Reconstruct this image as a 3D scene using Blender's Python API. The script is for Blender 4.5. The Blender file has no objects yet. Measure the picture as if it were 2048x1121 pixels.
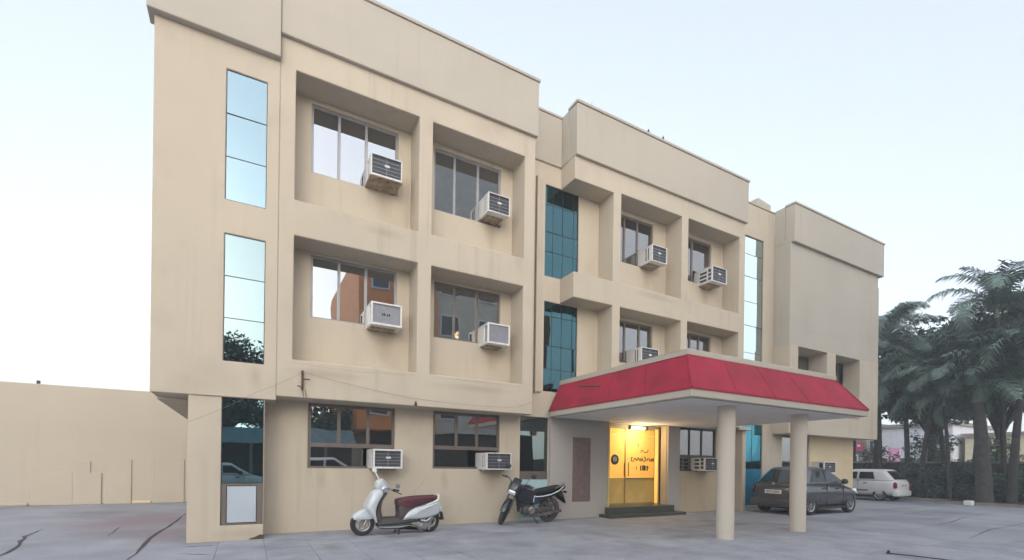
import bpy, bmesh, math, random
from mathutils import Vector, Matrix
R = math.radians
rnd = random.Random(7)
scene = bpy.context.scene
col = scene.collection

# ------------------------------------------------------------------ camera
CAM_H = 1.4
yaw, roll = R(28.986), R(.7816)
F_PX, V0 = 953.07, 929.2
fw = Vector((math.sin(yaw), math.cos(yaw), 0)); rt = Vector((math.cos(yaw), -math.sin(yaw), 0)); up = Vector((0, 0, 1))
cr, sr = math.cos(roll), math.sin(roll)
rr = rt * cr + up * sr; uu = up * cr - rt * sr
cd = bpy.data.cameras.new('camera'); cam = bpy.data.objects.new('camera', cd); col.objects.link(cam)
cam.matrix_world = Matrix(((rr.x, uu.x, -fw.x, 0), (rr.y, uu.y, -fw.y, 0), (rr.z, uu.z, -fw.z, CAM_H), (0, 0, 0, 1)))
cd.sensor_width = 36; cd.lens = F_PX / 2048 * 36; cd.shift_y = (V0 - 560.5) / 2048
cd.clip_start = .05; cd.clip_end = 2000
scene.camera = cam

# ------------------------------------------------------------------ sky, sun, exposure
SUN_AZ, SUN_EL = R(-160), R(16)
world = bpy.data.worlds.new('World'); scene.world = world; world.use_nodes = True
wn = world.node_tree; wn.nodes.clear()
sky = wn.nodes.new('ShaderNodeTexSky'); sky.sky_type = 'NISHITA'; sky.sun_disc = False
sky.sun_elevation = SUN_EL; sky.sun_rotation = SUN_AZ; sky.air_density = 1.0; sky.dust_density = 2.0; sky.ozone_density = 1.0
hs = wn.nodes.new('ShaderNodeHueSaturation'); hs.inputs['Saturation'].default_value = .45
bg = wn.nodes.new('ShaderNodeBackground'); bg.inputs['Strength'].default_value = .15
wo = wn.nodes.new('ShaderNodeOutputWorld')
wn.links.new(sky.outputs[0], hs.inputs['Color']); hz = wn.nodes.new('ShaderNodeMix'); hz.data_type = 'RGBA'; hz.inputs[0].default_value = .55; hz.inputs[7].default_value = (1.50, 1.70, 1.95, 1)   # even hazy overcast over the clear sky
wn.links.new(hs.outputs[0], hz.inputs[6]); wn.links.new(hz.outputs[2], bg.inputs[0]); wn.links.new(bg.outputs[0], wo.inputs[0])
sd = bpy.data.lights.new('sun', 'SUN'); sun = bpy.data.objects.new('sun', sd); col.objects.link(sun)
sd.energy = .65; sd.angle = R(150); sd.color = (1, .96, .91)
sdir = Vector((math.sin(SUN_AZ) * math.cos(SUN_EL), math.cos(SUN_AZ) * math.cos(SUN_EL), math.sin(SUN_EL)))
sun.rotation_euler = sdir.to_track_quat('Z', 'Y').to_euler()
vs = scene.view_settings; vs.view_transform = 'Standard'; vs.look = 'None'; vs.gamma = 1; vs.exposure = 1.83; vs.use_curve_mapping = False

# ------------------------------------------------------------------ materials
def nn(t, typ, **kw):
    n = t.nodes.new(typ)
    for k, v in kw.items(): setattr(n, k, v)
    return n
def mat(name, c, rough=.7, metal=0., var=.12, scale=3., bump=0., bscale=60., coat=0., spec=.5, c2=None, c2scale=1., c2lo=.55, c2hi=.75, stretch=None, randv=0., world_space=False, grain=0.):
    """principled paint whose colour wanders with noise; c2 is a second colour that shows in patches"""
    m = bpy.data.materials.new(name); m.use_nodes = True; t = m.node_tree; b = t.nodes['Principled BSDF']
    b.inputs['Roughness'].default_value = rough; b.inputs['Metallic'].default_value = metal
    b.inputs['Coat Weight'].default_value = coat; b.inputs['Specular IOR Level'].default_value = spec
    tc = nn(t, 'ShaderNodeTexCoord'); src = tc.outputs['Object']
    if world_space: src = nn(t, 'ShaderNodeNewGeometry').outputs['Position']
    if stretch:
        mp = nn(t, 'ShaderNodeMapping'); mp.inputs['Scale'].default_value = stretch; t.links.new(src, mp.inputs[0]); ssrc = mp.outputs[0]
    else: ssrc = src
    n = nn(t, 'ShaderNodeTexNoise'); n.inputs['Scale'].default_value = scale; n.inputs['Detail'].default_value = 6; t.links.new(ssrc, n.inputs['Vector'])
    r = nn(t, 'ShaderNodeMapRange'); r.inputs['From Min'].default_value = .3; r.inputs['From Max'].default_value = .7
    r.inputs['To Min'].default_value = 1 - var; r.inputs['To Max'].default_value = 1 + var; t.links.new(n.outputs[0], r.inputs[0])
    v = r.outputs[0]
    if grain:
        ng = nn(t, 'ShaderNodeTexNoise'); ng.inputs['Scale'].default_value = 22; ng.inputs['Detail'].default_value = 8; ng.inputs['Roughness'].default_value = .75; t.links.new(src, ng.inputs['Vector'])
        rg = nn(t, 'ShaderNodeMapRange'); rg.inputs['From Min'].default_value = .3; rg.inputs['From Max'].default_value = .7; rg.inputs['To Min'].default_value = 1 - grain; rg.inputs['To Max'].default_value = 1 + grain; t.links.new(ng.outputs[0], rg.inputs[0])
        mg = nn(t, 'ShaderNodeMath', operation='MULTIPLY'); t.links.new(v, mg.inputs[0]); t.links.new(rg.outputs[0], mg.inputs[1]); v = mg.outputs[0]
    if randv:
        oi = nn(t, 'ShaderNodeObjectInfo'); r2 = nn(t, 'ShaderNodeMapRange'); r2.inputs['To Min'].default_value = 1 - randv; r2.inputs['To Max'].default_value = 1 + randv
        t.links.new(oi.outputs['Random'], r2.inputs[0]); mm = nn(t, 'ShaderNodeMath', operation='MULTIPLY'); t.links.new(v, mm.inputs[0]); t.links.new(r2.outputs[0], mm.inputs[1]); v = mm.outputs[0]
    base = nn(t, 'ShaderNodeVectorMath', operation='SCALE'); base.inputs[0].default_value = c
    if c2:
        n2 = nn(t, 'ShaderNodeTexNoise'); n2.inputs['Scale'].default_value = c2scale; n2.inputs['Detail'].default_value = 5; t.links.new(src, n2.inputs['Vector'])
        r3 = nn(t, 'ShaderNodeMapRange'); r3.inputs['From Min'].default_value = c2lo; r3.inputs['From Max'].default_value = c2hi; t.links.new(n2.outputs[0], r3.inputs[0])
        mx = nn(t, 'ShaderNodeMix', data_type='RGBA'); mx.inputs[6].default_value = (*c, 1); mx.inputs[7].default_value = (*c2, 1)
        t.links.new(r3.outputs[0], mx.inputs[0]); t.links.new(mx.outputs[2], base.inputs[0])
    t.links.new(v, base.inputs['Scale']); t.links.new(base.outputs[0], b.inputs['Base Color'])
    if bump:
        n4 = nn(t, 'ShaderNodeTexNoise'); n4.inputs['Scale'].default_value = bscale; n4.inputs['Detail'].default_value = 4; t.links.new(src, n4.inputs['Vector'])
        bp = nn(t, 'ShaderNodeBump'); bp.inputs['Strength'].default_value = bump; bp.inputs['Distance'].default_value = .01
        t.links.new(n4.outputs[0], bp.inputs['Height']); t.links.new(bp.outputs[0], b.inputs['Normal'])
    return m
def wall_mat(name, c, dirt, amount=.55):
    """exterior paint: broad blotches, narrow rain streaks and a fine stucco grain"""
    m = bpy.data.materials.new(name); m.use_nodes = True; t = m.node_tree; b = t.nodes['Principled BSDF']; b.inputs['Roughness'].default_value = .85
    b.inputs['Specular IOR Level'].default_value = .2
    tc = nn(t, 'ShaderNodeTexCoord'); o = tc.outputs['Object']
    def noise(scale, sc=None, det=5):
        n = nn(t, 'ShaderNodeTexNoise'); n.inputs['Scale'].default_value = scale; n.inputs['Detail'].default_value = det
        if sc:
            mp = nn(t, 'ShaderNodeMapping'); mp.inputs['Scale'].default_value = sc; t.links.new(o, mp.inputs[0]); t.links.new(mp.outputs[0], n.inputs['Vector'])
        else: t.links.new(o, n.inputs['Vector'])
        return n.outputs[0]
    def rng(s, a, bb, lo, hi):
        r = nn(t, 'ShaderNodeMapRange'); r.inputs['From Min'].default_value = a; r.inputs['From Max'].default_value = bb
        r.inputs['To Min'].default_value = lo; r.inputs['To Max'].default_value = hi; t.links.new(s, r.inputs[0]); return r.outputs[0]
    def mul(a, bb, op='MULTIPLY'):
        k = nn(t, 'ShaderNodeMath', operation=op); t.links.new(a, k.inputs[0]); t.links.new(bb, k.inputs[1]); return k.outputs[0]
    streak = rng(noise(1., (5.5, 5.5, .22), 4), .52, .78, 0, 1); where = rng(noise(.55), .42, .68, 0, 1)
    fac = mul(streak, where); blot = rng(noise(1.3), .56, .8, 0, .5)
    fac = mul(fac, blot, 'MAXIMUM'); k = nn(t, 'ShaderNodeMath', operation='MULTIPLY'); k.inputs[1].default_value = amount; t.links.new(fac, k.inputs[0])
    mx = nn(t, 'ShaderNodeMix', data_type='RGBA'); mx.inputs[6].default_value = (*c, 1); mx.inputs[7].default_value = (*dirt, 1); t.links.new(k.outputs[0], mx.inputs[0])
    sc = nn(t, 'ShaderNodeVectorMath', operation='SCALE'); t.links.new(mx.outputs[2], sc.inputs[0]); t.links.new(mul(rng(noise(.7), .3, .7, .96, 1.04), rng(noise(40), .3, .7, .975, 1.025)), sc.inputs['Scale'])
    t.links.new(sc.outputs[0], b.inputs['Base Color'])
    bp = nn(t, 'ShaderNodeBump'); bp.inputs['Strength'].default_value = .25; bp.inputs['Distance'].default_value = .006
    t.links.new(mul(noise(90, None, 3), noise(2.2, None, 2), 'ADD'), bp.inputs['Height']); t.links.new(bp.outputs[0], b.inputs['Normal'])
    return m
def glass(name, refl, fac, trans, rough=.012, wob=.004):
    """coated window glass: a mirror part over tinted see-through glass"""
    m = bpy.data.materials.new(name); m.use_nodes = True; t = m.node_tree; t.nodes.clear()
    out = nn(t, 'ShaderNodeOutputMaterial'); g = nn(t, 'ShaderNodeBsdfGlossy'); g.inputs['Color'].default_value = (*refl, 1); g.inputs['Roughness'].default_value = rough
    tr = nn(t, 'ShaderNodeBsdfTransparent'); tr.inputs['Color'].default_value = (*trans, 1)
    mx = nn(t, 'ShaderNodeMixShader'); mx.inputs[0].default_value = fac
    tc = nn(t, 'ShaderNodeTexCoord'); n = nn(t, 'ShaderNodeTexNoise'); n.inputs['Scale'].default_value = 1.6; n.inputs['Detail'].default_value = 1
    t.links.new(tc.outputs['Object'], n.inputs['Vector'])
    bp = nn(t, 'ShaderNodeBump'); bp.inputs['Strength'].default_value = wob; bp.inputs['Distance'].default_value = .3
    t.links.new(n.outputs[0], bp.inputs['Height']); t.links.new(bp.outputs[0], g.inputs['Normal'])
    t.links.new(tr.outputs[0], mx.inputs[1]); t.links.new(g.outputs[0], mx.inputs[2]); t.links.new(mx.outputs[0], out.inputs[0])
    return m
def emit(name, c, s):
    m = bpy.data.materials.new(name); m.use_nodes = True; t = m.node_tree; b = t.nodes['Principled BSDF']
    b.inputs['Base Color'].default_value = (*c, 1); b.inputs['Emission Color'].default_value = (*c, 1); b.inputs['Emission Strength'].default_value = s
    return m
M = {}
M['wall'] = wall_mat('beige_wall_paint', (.50, .434, .343), (.29, .235, .17))
M['fascia'] = wall_mat('fascia_paint', (.44, .398, .335), (.28, .245, .195), .3)
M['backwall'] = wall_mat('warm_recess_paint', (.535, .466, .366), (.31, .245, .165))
M['ochre'] = wall_mat('yellowish_wall_paint', (.64, .52, .34), (.4, .3, .19))
M['stained'] = wall_mat('stained_wall_paint', (.5, .405, .28), (.29, .19, .1), .75)
M['greywall'] = wall_mat('grey_plaster', (.42, .385, .36), (.3, .27, .245), .3)
M['yard'] = wall_mat('yard_wall_paint', (.46, .402, .325), (.3, .25, .19), .35)
M['plaque'] = mat('brown_panel', (.17, .12, .11), .6, var=.2, scale=8)
M['roofred'] = mat('red_roof_paint', (.30, .012, .036), .85, var=.18, scale=2.5, bump=.15, bscale=25, c2=(.21, .01, .026), c2scale=1.6, c2lo=.5, c2hi=.75)
M['soffit'] = mat('soffit_paint', (.72, .71, .71), .8, var=.05)
M['column'] = wall_mat('column_paint', (.56, .5, .42), (.4, .34, .26), .2)
M['alu'] = mat('grey_aluminium', (.33, .33, .34), .45, metal=.5, var=.06)
M['brownalu'] = mat('brown_aluminium', (.16, .135, .115), .5, metal=.3, var=.1)
M['blackalu'] = mat('black_aluminium', (.02, .02, .022), .45, var=.1)
M['glass'] = glass('window_glass', (.56, .585, .62), .68, (.3, .3, .3))
M['gglass'] = glass('ground_window_glass', (.72, .74, .74), .55, (.3, .29, .27))
M['mirror'] = glass('blue_mirror_glass', (.25, .345, .395), .9, (.05, .12, .14), wob=.006)
M['dimglass'] = glass('dim_window_glass', (.42, .42, .43), .5, (.42, .4, .38), wob=.004)
M['stripglass'] = glass('bright_strip_glass', (.62, .73, .75), .9, (.05, .12, .14), wob=.006)
M['pierglass'] = glass('pier_teal_glass', (.3, .47, .5), .6, (.1, .2, .2), wob=.004)
M['darkteal'] = glass('dark_teal_glass', (.33, .4, .4), .5, (.2, .28, .26), wob=.004)
M['palemirror'] = glass('pale_mirror_glass', (.24, .315, .33), .9, (.05, .12, .14), wob=.006)
M['teal'] = glass('teal_glass', (.085, .185, .215), .5, (.16, .38, .43), wob=.005)
M['bluepane'] = glass('teal_blue_glass', (.12, .45, .58), .6, (.03, .25, .36))
M['bluefilm'] = mat('blue_board', (.01, .16, .27), .25, var=.15)
M['doorglass'] = glass('door_glass', (.8, .8, .8), .12, (.9, .85, .75), wob=.0)
M['film'] = mat('yellow_door_film', (.85, .6, .22), .6, var=.04, scale=2)
M['filmdark'] = mat('ochre_door_glass', (.34, .24, .07), .25, var=.12, scale=4)
t_ = M['film'].node_tree; tl = nn(t_, 'ShaderNodeBsdfTranslucent'); tl.inputs['Color'].default_value = (.85, .7, .38, 1); ms = nn(t_, 'ShaderNodeMixShader'); ms.inputs[0].default_value = .5
t_.links.new(t_.nodes['Principled BSDF'].outputs[0], ms.inputs[1]); t_.links.new(tl.outputs[0], ms.inputs[2]); t_.links.new(ms.outputs[0], t_.nodes['Material Output'].inputs[0])
M['inyellow'] = mat('yellow_lobby_wall', (.66, .5, .2), .7, var=.05)
M['ochreglass'] = mat('ochre_tinted_glass', (.72, .5, .15), .12, var=.1, scale=1.5, c2=(.6, .42, .12), c2scale=1.2, c2lo=.45, c2hi=.6)
M['interior'] = mat('dim_interior', (.22, .2, .18), .9, var=.1)
M['curtain'] = mat('curtain_cloth', (.5, .47, .4), .9, var=.15, scale=6, stretch=(8, 8, .3))
M['curtainwarm'] = mat('orange_curtain', (.6, .25, .08), .9, var=.2, scale=6)
M['panel'] = mat('white_infill_panel', (.42, .47, .52), .5, var=.06)
M['palepanel'] = mat('pale_blue_panel', (.42, .6, .65), .4, var=.06)
M['acwhite'] = mat('off_white_enamel', (.66, .65, .63), .45, var=.06, scale=6, c2=(.5, .45, .38), c2scale=5, c2lo=.6, c2hi=.8)
M['acgrey'] = mat('grey_condenser', (.34, .35, .38), .6, metal=.2, var=.1, scale=9)
M['acdark'] = mat('dark_condenser', (.045, .05, .06), .55, var=.25, scale=12)
M['acrust'] = mat('rusty_tray', (.33, .27, .2), .8, var=.3, scale=9, c2=(.14, .08, .045), c2scale=6, c2lo=.45, c2hi=.7)
M['black'] = mat('black_plastic', (.015, .015, .016), .5, var=.2)
M['rubber'] = mat('tyre_rubber', (.022, .022, .023), .85, var=.25, scale=9, bump=.2)
M['dustyrubber'] = mat('dusty_rubber', (.075, .065, .055), .9, var=.35, scale=9)
M['rim'] = mat('alloy_rim', (.35, .35, .36), .4, metal=.7, var=.15, scale=9)
M['steel'] = mat('engine_metal', (.3, .3, .3), .45, metal=.7, var=.3, scale=14)
M['dirtysteel'] = mat('dirty_engine_metal', (.11, .105, .1), .6, metal=.5, var=.4, scale=14)
M['chrome'] = mat('bright_metal', (.5, .5, .5), .3, metal=1., var=.05)
M['rust'] = mat('rusted_iron', (.09, .05, .03), .85, var=.4, scale=30)
M['scooter'] = mat('pearl_white_paint', (.52, .57, .6), .28, var=.05, coat=.6)
M['maroon'] = mat('maroon_seat', (.085, .018, .028), .55, var=.15, scale=8, bump=.1)
M['taupe'] = mat('taupe_plastic', (.05, .04, .04), .65, var=.15)
M['navy'] = mat('navy_paint', (.007, .012, .024), .25, var=.1, coat=.5)
M['blueacc'] = mat('blue_decal', (.015, .045, .1), .3, var=.1)
M['seatblk'] = mat('black_seat', (.014, .017, .018), .55, var=.2, scale=10)
M['whitepaint'] = mat('white_paint', (.68, .69, .7), .3, var=.05, coat=.4)
M['greypaint'] = mat('charcoal_paint', (.075, .078, .085), .3, var=.08, coat=.5, metal=.3)
M['carglass'] = glass('car_glass', (.75, .8, .85), .28, (.1, .11, .12), wob=0)
M['cardark'] = mat('dark_cabin', (.02, .02, .022), .7)
M['redlamp'] = mat('red_lamp', (.2, .008, .012), .2, var=.1, coat=.5)
M['smokelamp'] = mat('smoked_lamp', (.06, .03, .03), .2, coat=.4)
M['clearlamp'] = mat('clear_lamp', (.75, .78, .82), .12, var=.05, metal=.4)
M['plate'] = mat('white_plate', (.8, .8, .78), .5, var=.04)
M['ink'] = mat('black_ink', (.012, .01, .012), .6)
M['stone'] = mat('dark_green_granite', (.055, .06, .045), .35, var=.3, scale=25)
M['bark'] = mat('grey_bark', (.055, .052, .05), .9, var=.35, scale=6, bump=.5, bscale=18)
M['leaf'] = mat('dark_leaf', (0.081, 0.131, 0.103), .55, var=.45, scale=1.6)
M['leaf2'] = mat('mid_leaf', (0.143, 0.218, 0.127), .55, var=.45, scale=1.6)
M['leaf3'] = mat('deep_leaf', (0.067, 0.105, 0.092), .6, var=.5, scale=1.3)
M['palm'] = mat('palm_leaf', (0.11, 0.168, 0.138), .5, var=.45, scale=1.1, randv=.3)
M['slab'] = mat('concrete_slab', (0.289, 0.296, 0.332), .8, var=.13, scale=2.2, bump=.2, bscale=45, c2=(0.205, 0.208, 0.237), c2scale=.9, c2lo=.5, c2hi=.75, randv=.06, world_space=True, grain=.16)
M['crack'] = mat('dark_crack', (.05, .045, .045), .95, var=.3, scale=9)
M['orange'] = mat('orange_render', (.68, .27, .09), .8, var=.08)
M['cream'] = mat('cream_render', (.5, .47, .42), .8, var=.1)
M['darkwall'] = mat('dark_brown_wall', (.06, .045, .035), .9, var=.3)
M['capstone'] = mat('wall_cap', (.24, .22, .2), .8, var=.2)
M['signred'] = mat('crimson_sign', (.42, .02, .08), .5)
M['signnavy'] = mat('navy_sign', (.02, .03, .07), .5)
M['pink'] = mat('pink_board', (.7, .35, .5), .6)
M['farwhite'] = mat('far_white_render', (.62, .63, .68), .8, var=.08)
M['farcream'] = mat('far_cream_render', (.62, .57, .42), .8, var=.1)
M['window_dark'] = mat('dark_window', (.05, .06, .065), .15, var=.1)
M['wiregrey'] = mat('weathered_wire', (.16, .145, .125), .8)
M['shedroof'] = mat('blue_grey_sheet', (.14, .22, .26), .6, var=.2, scale=3)
M['hair'] = mat('hairline_shade', (.26, .22, .17), .9)
M['whitewash'] = mat('whitewash', (.75, .74, .7), .8, var=.06)
M['lamp'] = emit('lit_tube', (1, .8, .42), 9)
M['lampsmall'] = emit('lit_wall_lamp', (1, .72, .4), 12)
M['ground'] = mat('yard_concrete', (0.276, 0.281, 0.315), .85, var=.16, scale=.8, bump=.25, bscale=30, c2=(0.194, 0.197, 0.225), c2scale=.35, c2lo=.48, c2hi=.7, world_space=True, grain=.16)
M['joint'] = mat('slab_bed', (0.175, 0.173, 0.181), .95, var=.2, scale=6)
M['bed'] = mat('dark_soil', (.05, .045, .035), .95, var=.3)
M['redstain'] = mat('reddish_stain', (.25, .215, .215), .85, var=.12, scale=2)

# ------------------------------------------------------------------ mesh helpers
class MB:
    def __init__(s): s.v = []; s.f = []
    def add(s, vs, fs):
        o = len(s.v); s.v += [tuple(v) for v in vs]; s.f += [tuple(i + o for i in f) for f in fs]; return s
    def box(s, x0, x1, y0, y1, z0, z1):
        return s.add([(x, y, z) for z in (z0, z1) for y in (y0, y1) for x in (x0, x1)],
                     [(0, 2, 3, 1), (4, 5, 7, 6), (0, 1, 5, 4), (2, 6, 7, 3), (0, 4, 6, 2), (1, 3, 7, 5)])
    def hexa(s, p): return s.add(p, [(0, 3, 2, 1), (4, 5, 6, 7), (0, 1, 5, 4), (1, 2, 6, 5), (2, 3, 7, 6), (3, 0, 4, 7)])
    def plate(s, x0, x1, z0, z1, y0, y1, holes=()):
        """a wall panel x0..x1, z0..z1, y0..y1 thick with rectangular openings, one closed skin"""
        xs = sorted({x0, x1} | {h for q in holes for h in q[:2] if x0 < h < x1}); zs = sorted({z0, z1} | {h for q in holes for h in q[2:] if z0 < h < z1})
        def solid(i, j):
            if i < 0 or j < 0 or i >= len(xs) - 1 or j >= len(zs) - 1: return False
            cx = (xs[i] + xs[i + 1]) / 2; cz = (zs[j] + zs[j + 1]) / 2
            return not any(h[0] < cx < h[1] and h[2] < cz < h[3] for h in holes)
        for i in range(len(xs) - 1):
            for j in range(len(zs) - 1):
                if not solid(i, j): continue
                a, b, c, d = xs[i], xs[i + 1], zs[j], zs[j + 1]
                s.add([(a, y0, c), (b, y0, c), (b, y0, d), (a, y0, d)], [(0, 1, 2, 3)]); s.add([(a, y1, c), (b, y1, c), (b, y1, d), (a, y1, d)], [(3, 2, 1, 0)])
                if not solid(i - 1, j): s.add([(a, y0, c), (a, y0, d), (a, y1, d), (a, y1, c)], [(0, 1, 2, 3)])
                if not solid(i + 1, j): s.add([(b, y0, c), (b, y0, d), (b, y1, d), (b, y1, c)], [(3, 2, 1, 0)])
                if not solid(i, j - 1): s.add([(a, y0, c), (b, y0, c), (b, y1, c), (a, y1, c)], [(3, 2, 1, 0)])
                if not solid(i, j + 1): s.add([(a, y0, d), (b, y0, d), (b, y1, d), (a, y1, d)], [(0, 1, 2, 3)])
        return s
    def tube(s, pts, r, n=8, cap=True):
        pts = [Vector(p) for p in pts]; rs = r if isinstance(r, (list, tuple)) else [r] * len(pts); vs = []; fs = []
        a = None
        for i, p in enumerate(pts):
            d = (pts[min(i + 1, len(pts) - 1)] - pts[max(i - 1, 0)]).normalized()
            if a is None: a = d.orthogonal().normalized()
            else:
                a = (a - d * a.dot(d))
                a = a.normalized() if a.length > 1e-6 else d.orthogonal().normalized()
            b = d.cross(a)
            vs += [p + (a * math.cos(k * 2 * math.pi / n) + b * math.sin(k * 2 * math.pi / n)) * rs[i] for k in range(n)]
        for i in range(len(pts) - 1):
            for k in range(n): fs.append((i * n + k, i * n + (k + 1) % n, (i + 1) * n + (k + 1) % n, (i + 1) * n + k))
        if cap: fs += [tuple(range(n))[::-1], tuple((len(pts) - 1) * n + k for k in range(n))]
        return s.add(vs, fs)
    def lathe(s, prof, c=(0, 0, 0), axis='y', n=28):
        """prof: (radius, offset along axis)"""
        vs = []; fs = []
        for (r, o) in prof:
            for k in range(n):
                a = 2 * math.pi * k / n; u, w = r * math.cos(a), r * math.sin(a)
                p = (u, o, w) if axis == 'y' else ((u, w, o) if axis == 'z' else (o, u, w))
                vs.append((p[0] + c[0], p[1] + c[1], p[2] + c[2]))
        for i in range(len(prof) - 1):
            for k in range(n): fs.append((i * n + k, i * n + (k + 1) % n, (i + 1) * n + (k + 1) % n, (i + 1) * n + k))
        return s.add(vs, fs)
    def loft(s, rings, closed=True, cap=True):
        n = len(rings[0]); vs = [p for r in rings for p in r]; fs = []
        for i in range(len(rings) - 1):
            for k in range(n if closed else n - 1): fs.append((i * n + k, i * n + (k + 1) % n, (i + 1) * n + (k + 1) % n, (i + 1) * n + k))
        if cap: fs += [tuple(range(n))[::-1], tuple((len(rings) - 1) * n + k for k in range(n))]
        return s.add(vs, fs)
    def puff(s, prof, w, bev=.03, smooth=3, y=0.):
        """closed side profile (x,z) given a width and rounded shoulders; w may be a function of x,z"""
        P = prof if not smooth else crom(prof, smooth); n = len(P)
        area = sum(P[i][0] * P[(i + 1) % n][1] - P[(i + 1) % n][0] * P[i][1] for i in range(n))
        if area < 0: P = P[::-1]
        nor = []
        for i in range(n):
            a, b = P[i - 1], P[(i + 1) % n]; dx, dz = b[0] - a[0], b[1] - a[1]; l = math.hypot(dx, dz) or 1; nor.append((-dz / l, dx / l))
        wf = w if callable(w) else (lambda x, z: w)
        rings = []
        for (f, q) in ((-1, 1), (-.9, .45), (-.7, .12), (-.35, 0), (.35, 0), (.7, .12), (.9, .45), (1, 1)):
            rings.append([(x + nx * bev * q, y + wf(x, z) * f, z + nz * bev * q) for (x, z), (nx, nz) in zip(P, nor)])
        return s.loft(rings)
    def wall_poly(s, poly, y0, y1):
        """poly (x,z) extruded in y"""
        n = len(poly); return s.add([(x, y0, z) for x, z in poly] + [(x, y1, z) for x, z in poly],
                                    [tuple(range(n)), tuple(range(n, 2 * n))[::-1]] + [(i, i + n, (i + 1) % n + n, (i + 1) % n) for i in range(n)])
def crom(P, k):
    n = len(P); out = []
    for i in range(n):
        p0, p1, p2, p3 = P[i - 1], P[i], P[(i + 1) % n], P[(i + 2) % n]
        for j in range(k):
            t = j / k; out.append(tuple(.5 * (2 * p1[a] + (p2[a] - p0[a]) * t + (2 * p0[a] - 5 * p1[a] + 4 * p2[a] - p3[a]) * t * t + (3 * p1[a] - p0[a] - 3 * p2[a] + p3[a]) * t ** 3) for a in (0, 1)))
    return out
def obj(name, mb, m, parent=None, smooth=False, bevel=0., sub=0, off=(0, 0, 0), rec=True, seg=1):
    me = bpy.data.meshes.new(name); me.from_pydata([(v[0] - off[0], v[1] - off[1], v[2] - off[2]) for v in mb.v], [], mb.f)
    bm = bmesh.new(); bm.from_mesh(me); bmesh.ops.remove_doubles(bm, verts=bm.verts, dist=1e-5)
    if rec: bmesh.ops.recalc_face_normals(bm, faces=bm.faces)
    bm.to_mesh(me); bm.free()
    me.materials.append(m)
    if smooth:
        me.polygons.foreach_set('use_smooth', [True] * len(me.polygons)); me.set_sharp_from_angle(angle=R(smooth if smooth is not True else 40))
    o = bpy.data.objects.new(name, me); col.objects.link(o)
    if parent is not None: o.parent = parent
    if sub: md = o.modifiers.new('sub', 'SUBSURF'); md.levels = md.render_levels = sub
    if bevel: md = o.modifiers.new('bev', 'BEVEL'); md.width = bevel; md.segments = seg; md.limit_method = 'ANGLE'; md.harden_normals = False
    return o
def thing(name, label, cat, loc=(0, 0, 0), rz=0., group=None):
    o = bpy.data.objects.new(name, None); col.objects.link(o); o.location = loc; o.rotation_euler = (0, 0, rz); o.empty_display_size = .2
    o['label'] = label; o['category'] = cat
    if group: o['group'] = group
    return o
def tag(o, label, cat, group=None):
    o['label'] = label; o['category'] = cat
    if group: o['group'] = group
    return o
def struct(o): o['kind'] = 'structure'; return o
def kids(o): return [c for c in bpy.data.objects if c.parent == o]
def copy_tree(o, parent=None):
    c = o.copy(); col.objects.link(c)
    if parent is not None: c.parent = parent
    for k in kids(o): copy_tree(k, c)
    return c
def letters(name, txt, m, parent, size, place, depth=.004, sx=1.):
    cu = bpy.data.curves.new(name, 'FONT'); cu.body = txt; cu.size = size; cu.align_x = 'CENTER'; cu.align_y = 'CENTER'; cu.extrude = depth / 2; cu.resolution_u = 2
    t = bpy.data.objects.new('text', cu); col.objects.link(t); bpy.context.view_layer.update()
    me = bpy.data.meshes.new_from_object(t.evaluated_get(bpy.context.evaluated_depsgraph_get())); bpy.data.objects.remove(t)
    me.transform(place @ Matrix.Diagonal((sx, 1, 1, 1))); me.materials.clear(); me.materials.append(m)
    o = bpy.data.objects.new(name, me); col.objects.link(o); o.parent = parent; return o
FACE = Matrix.Rotation(R(90), 4, 'X')          # upright, reads from -Y

# ------------------------------------------------------------------ ground
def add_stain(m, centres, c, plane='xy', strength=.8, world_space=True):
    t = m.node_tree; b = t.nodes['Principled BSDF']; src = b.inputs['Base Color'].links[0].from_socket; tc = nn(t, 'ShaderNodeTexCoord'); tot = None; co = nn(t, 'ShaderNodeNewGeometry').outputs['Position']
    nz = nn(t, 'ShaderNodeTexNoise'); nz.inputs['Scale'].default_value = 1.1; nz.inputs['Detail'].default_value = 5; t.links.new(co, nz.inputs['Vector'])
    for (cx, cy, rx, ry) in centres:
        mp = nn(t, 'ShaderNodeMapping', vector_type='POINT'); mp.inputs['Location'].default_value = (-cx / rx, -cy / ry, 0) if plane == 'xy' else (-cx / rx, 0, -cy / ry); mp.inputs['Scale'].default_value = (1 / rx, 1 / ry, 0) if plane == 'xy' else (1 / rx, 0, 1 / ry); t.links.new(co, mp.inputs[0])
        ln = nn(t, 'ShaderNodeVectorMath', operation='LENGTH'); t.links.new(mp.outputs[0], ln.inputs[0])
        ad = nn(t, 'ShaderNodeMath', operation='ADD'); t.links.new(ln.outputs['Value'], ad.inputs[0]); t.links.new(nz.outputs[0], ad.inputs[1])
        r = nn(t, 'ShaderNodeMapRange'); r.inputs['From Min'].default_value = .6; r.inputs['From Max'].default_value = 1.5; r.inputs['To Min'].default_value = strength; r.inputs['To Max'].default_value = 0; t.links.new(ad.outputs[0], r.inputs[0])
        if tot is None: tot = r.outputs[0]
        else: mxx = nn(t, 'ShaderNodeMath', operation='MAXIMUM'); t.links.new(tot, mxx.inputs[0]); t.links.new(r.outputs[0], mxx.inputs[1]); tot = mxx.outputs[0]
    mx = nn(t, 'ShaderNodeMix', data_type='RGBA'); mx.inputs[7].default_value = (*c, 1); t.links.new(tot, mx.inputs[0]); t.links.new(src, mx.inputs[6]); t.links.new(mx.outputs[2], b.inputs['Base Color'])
add_stain(M['ground'], [(-2.0, 13.6, 1.9, 3.2), (-1.3, 11., .8, 1.6)], (0.237, 0.169, 0.188))
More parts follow.
